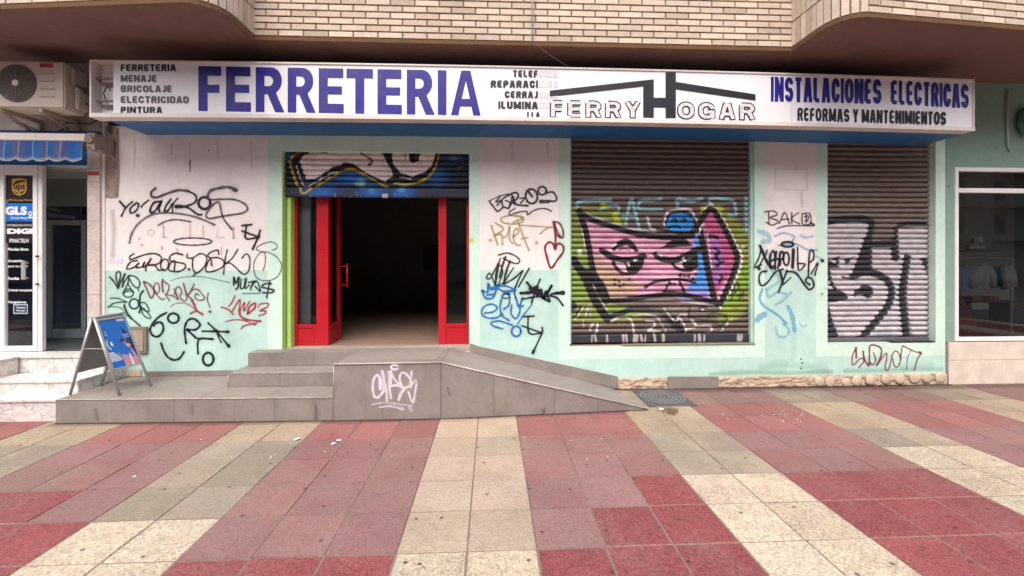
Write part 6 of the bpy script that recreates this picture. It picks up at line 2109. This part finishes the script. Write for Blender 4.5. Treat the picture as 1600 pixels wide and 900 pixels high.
q.quad((wx0 + fw, .03, wz0 + fw), (XC1, .03, wz0 + fw), (XC1, .03, wz1 - fw), (wx0 + fw, .03, wz1 - fw))
q.build('glass', M['mirrorish'], wn)
q = MB()
q.quad((wx0 - .9, .21, wz0), (wx0 - .9, 3.6, wz0), (wx0 - .9, 3.6, ZS - .3), (wx0 - .9, .21, ZS - .3))
q.quad((wx0 - .9, 3.6, wz0), (XC1 + 1, 3.6, wz0), (XC1 + 1, 3.6, ZS - .3), (wx0 - .9, 3.6, ZS - .3))
q.quad((XC1 + 1, 3.6, wz0), (XC1 + 1, .21, wz0), (XC1 + 1, .21, ZS - .3), (XC1 + 1, 3.6, ZS - .3))
q.quad((wx0 - .9, .21, ZS - .3), (wx0 - .9, 3.6, ZS - .3), (XC1 + 1, 3.6, ZS - .3), (XC1 + 1, .21, ZS - .3))
q.quad((wx0 - .9, .21, wz0), (wx0, .21, wz0), (wx0, .21, ZS - .3), (wx0 - .9, .21, ZS - .3))
q.build('inner_room', mat('haze_toned_paint', (.33, .31, .27), .9, .1), cs_)  # wall colour lifted and warmed to stand in for reflected haze in the glass
q = MB()
q.quad((wx0 - .9, .0, wz0 + .003), (XC1 + 1, .0, wz0 + .003), (XC1 + 1, 3.6, wz0 + .003), (wx0 - .9, 3.6, wz0 + .003))
q.build('inner_floor', mat('dark_blue_carpet', (.05, .055, .07), .8, .1), cs_)
q = MB()
q.tube([at(1574, 140, -.02), at(1574, 200, -.02), at(1575, 228, -.02), at(1579, 236, -.02)], .013, 8)
q.build('conduit', mat('pale_green_conduit', (.36, .46, .40), .6, .1), cwall, smooth=True)
q = MB()
q.blob(at(1602, 190, -.05), (.11, .06, .2), n=14, m=10)
q.build('wall_lamp', mat('dark_green_plastic', (.05, .14, .10), .5, .1), cwall, smooth=True)
q = MB()
q.tube([at(1482, 291, -.004), at(1482.6, 291.5, -.004)], .008, 8)
q.build('hook', M['black'], cwall)

# what stands inside the display window
rk = empty('clothes_rack', (7.6, .9, wz0), 'dark clothes rail hung with shirts inside the display window', 'clothes rack')
YR = .42
zr = at(1540, 404, YR).z
xr0_, xr1_ = wx(1494, YR), wx(1582, YR)
q = MB()
q.tube([(xr0_, YR, zr), (xr1_, YR, zr)], .014, 8)
q.build('rail', M['steel'], rk, smooth=True)
for x in (xr0_ + .02, xr1_ - .02):
    q = MB()
    q.tube([(x, YR, wz0 + .01), (x, YR, zr)], .014, 8)
    q.box(x - .02, x + .02, YR - .25, YR + .25, wz0 + .005, wz0 + .03)
    q.build('leg', M['steel'], rk)


def garment(x0, x1, y0, y1, rgb, label, turn=0.0, kind='shirt'):
    """shirt on a hanger: shoulders, sleeves and folds, seen through the window"""
    t = empty(kind, (wx((x0 + x1) / 2, YR), YR, at(x0, y1, YR).z), label, kind, 'garments on the rail in the display window')
    X0, X1 = wx(x0, YR), wx(x1, YR)
    Z0_, Z1_ = at(x0, y1, YR).z, zr - .06
    wdt = X1 - X0
    n, mz = 18, 12
    vs_, fs_ = [], []
    for k in range(mz + 1):
        tz = k / mz
        z = Z1_ + (Z0_ - Z1_) * tz
        half = wdt * .5 * (min(1, .32 + tz * 5.5) if tz < .15 else 1 - .06 * math.sin(tz * 3))
        for i in range(n):
            a_ = 2 * math.pi * i / n
            fold = 1 + .16 * math.sin(a_ * 5 + tz * 2) * min(1, tz * 2)
            vs_.append(((X0 + X1) / 2 + half * math.cos(a_), YR + turn + .07 * fold * math.sin(a_), z - (.05 * abs(math.cos(a_)) if tz < .15 else 0)))
    for k in range(mz):
        for i in range(n):
            fs_.append((k * n + i, k * n + (i + 1) % n, (k + 1) * n + (i + 1) % n, (k + 1) * n + i))
    b_ = MB()
    b_.add(vs_, fs_)
    for s_ in (-1, 1):
        b_.tube([((X0 + X1) / 2 + s_ * wdt * .42, YR + turn, Z1_ - .06), ((X0 + X1) / 2 + s_ * wdt * .56, YR + turn - .02, Z1_ - .22), ((X0 + X1) / 2 + s_ * wdt * .55, YR + turn - .03, Z1_ - .36)], [.05, .055, .05], 8)
    b_.build('cloth', mat('cloth_%d_%d_%d' % rgb, tuple(v * .5 for v in lin(rgb)), .95, .12, 10), t, smooth=True)
    h_ = MB()
    h_.tube([((X0 + X1) / 2, YR + turn, Z1_ - .01), ((X0 + X1) / 2, YR + turn, zr - .02), ((X0 + X1) / 2 + .02, YR, zr + .022)], .004, 5)
    h_.build('hanger', M['steel'], t)
    return t


garment(1494, 1509, 410, 462, (178, 196, 226), 'pale blue shirt hanging at the left end of the rail')
garment(1518, 1545, 408, 451, (226, 226, 216), 'white shirt hanging in the middle of the rail')
garment(1546, 1560, 408, 450, (70, 140, 180), 'teal blue shirt hanging beside the white one', .05)
garment(1562, 1571, 407, 452, (236, 236, 226), 'narrow cream shirt hanging at the right end of the rail', -.05)
sf = MB()
zsf = at(1520, 391, 1.4).z
sf.box(wx0 - .3, wx(1552, 1.4), 1.3, 1.65, zsf - .02, zsf)
sf.build('wall_shelf', mat('rosewood', (.12, .045, .05), .6, .15), cs_)
ty = empty('soft_toy', (wx(1522, 1.4), 1.4, zsf), 'small cream soft toy sitting on the wall shelf behind the display glass', 'toy')
q = MB()
o = Vector((wx(1522, 1.4), 1.42, zsf))
q.blob(o + Vector((0, 0, .06)), (.10, .08, .07), n=14, m=8)
q.blob(o + Vector((-.09, -.03, .035)), (.07, .05, .04), n=10, m=6)
q.blob(o + Vector((.11, -.03, .035)), (.07, .05, .04), n=10, m=6)
q.build('body', mat('cream_plush', (.42, .39, .30), .95, .1, 30), ty, smooth=True)
q = MB()
q.blob(o + Vector((.05, -.02, .17)), (.075, .07, .07), n=14, m=8)
q.blob(o + Vector((-.01, -.02, .23)), (.025, .02, .03), n=8, m=6)
q.blob(o + Vector((.11, -.02, .23)), (.025, .02, .03), n=8, m=6)
q.build('head', MATS['cream_plush'], ty, smooth=True)
bn = empty('display_bench', (wx(1535, 1.0), 1.0, wz0), 'low dark display bench behind the hanging shirts', 'bench')
q = MB()
zbn = at(1540, 470, 1.0).z
q.box(wx(1512, 1.0), wx(1585, 1.0), .95, 1.4, zbn - .03, zbn)
q.build('top', mat('dark_board', (.05, .05, .06), .6, .1), bn, bevel=.004)
for x in (1516, 1581):
    q = MB()
    q.box(wx(x, 1.0) - .03, wx(x, 1.0) + .03, 1.0, 1.3, wz0 + .005, zbn - .031)
    q.build('leg', MATS['dark_board'], bn)
for x0, x1, lb in ((1515, 1532, 'folded orange red cloth at the left of the low bench'), (1542, 1560, 'folded orange red cloth at the right of the low bench')):
    q = MB()
    for k in range(3): q.box(wx(x0, 1.0), wx(x1, 1.0) - k * .01, .97, 1.2, zbn + .002 + k * .024, zbn + .024 + k * .024)
    tag(q.build('folded_cloth', mat('orange_red_cloth', (.34, .07, .04), .95, .15, 12), bevel=.008), lb, 'cloth', 'folded cloths on the low bench')
q = MB()
q.prism([at(1499, 466, .35), at(1506, 466, .35), at(1530, 510, .35), at(1541, 514, .35), at(1499, 515, .35)], (0, .25, 0))
tag(q.build('maroon_drape', mat('maroon_cloth', (.17, .035, .07), .9, .12, 8), bevel=.01), 'maroon cloth draped in a slope at the lower left of the display window', 'cloth')

# ------------------------------------------------------------------ the houses across the street (only their mirror image shows in the glass)
op = empty('apartment_building', (4, -31, 0), 'beige apartment building across the street mirrored in the display window', 'building')
q = MB()
q.box(-60, 90, -37, -31, -.1, 17)
opw = q.build('wall', mat('beige_render', (.70, .62, .50), .9, .08, 1), op)
q = MB()
for fx in range(-58, 88, 4):
    for fz in range(5):
        q.box(fx, fx + 1.0, -31.02, -30.95, 4.2 + fz * 3, 6.0 + fz * 3)
q.build('window', mat('dark_window', (.03, .03, .035), .2, .05), op)
q = MB()
for fx in range(-58, 88, 8):
    for fz in range(5):
        q.box(fx - .4, fx + 5.9, -30.94, -30.0, 3.5 + fz * 3, 3.65 + fz * 3)
q.build('balcony', mat('pale_slab', (.5, .46, .4), .9, .1), op)
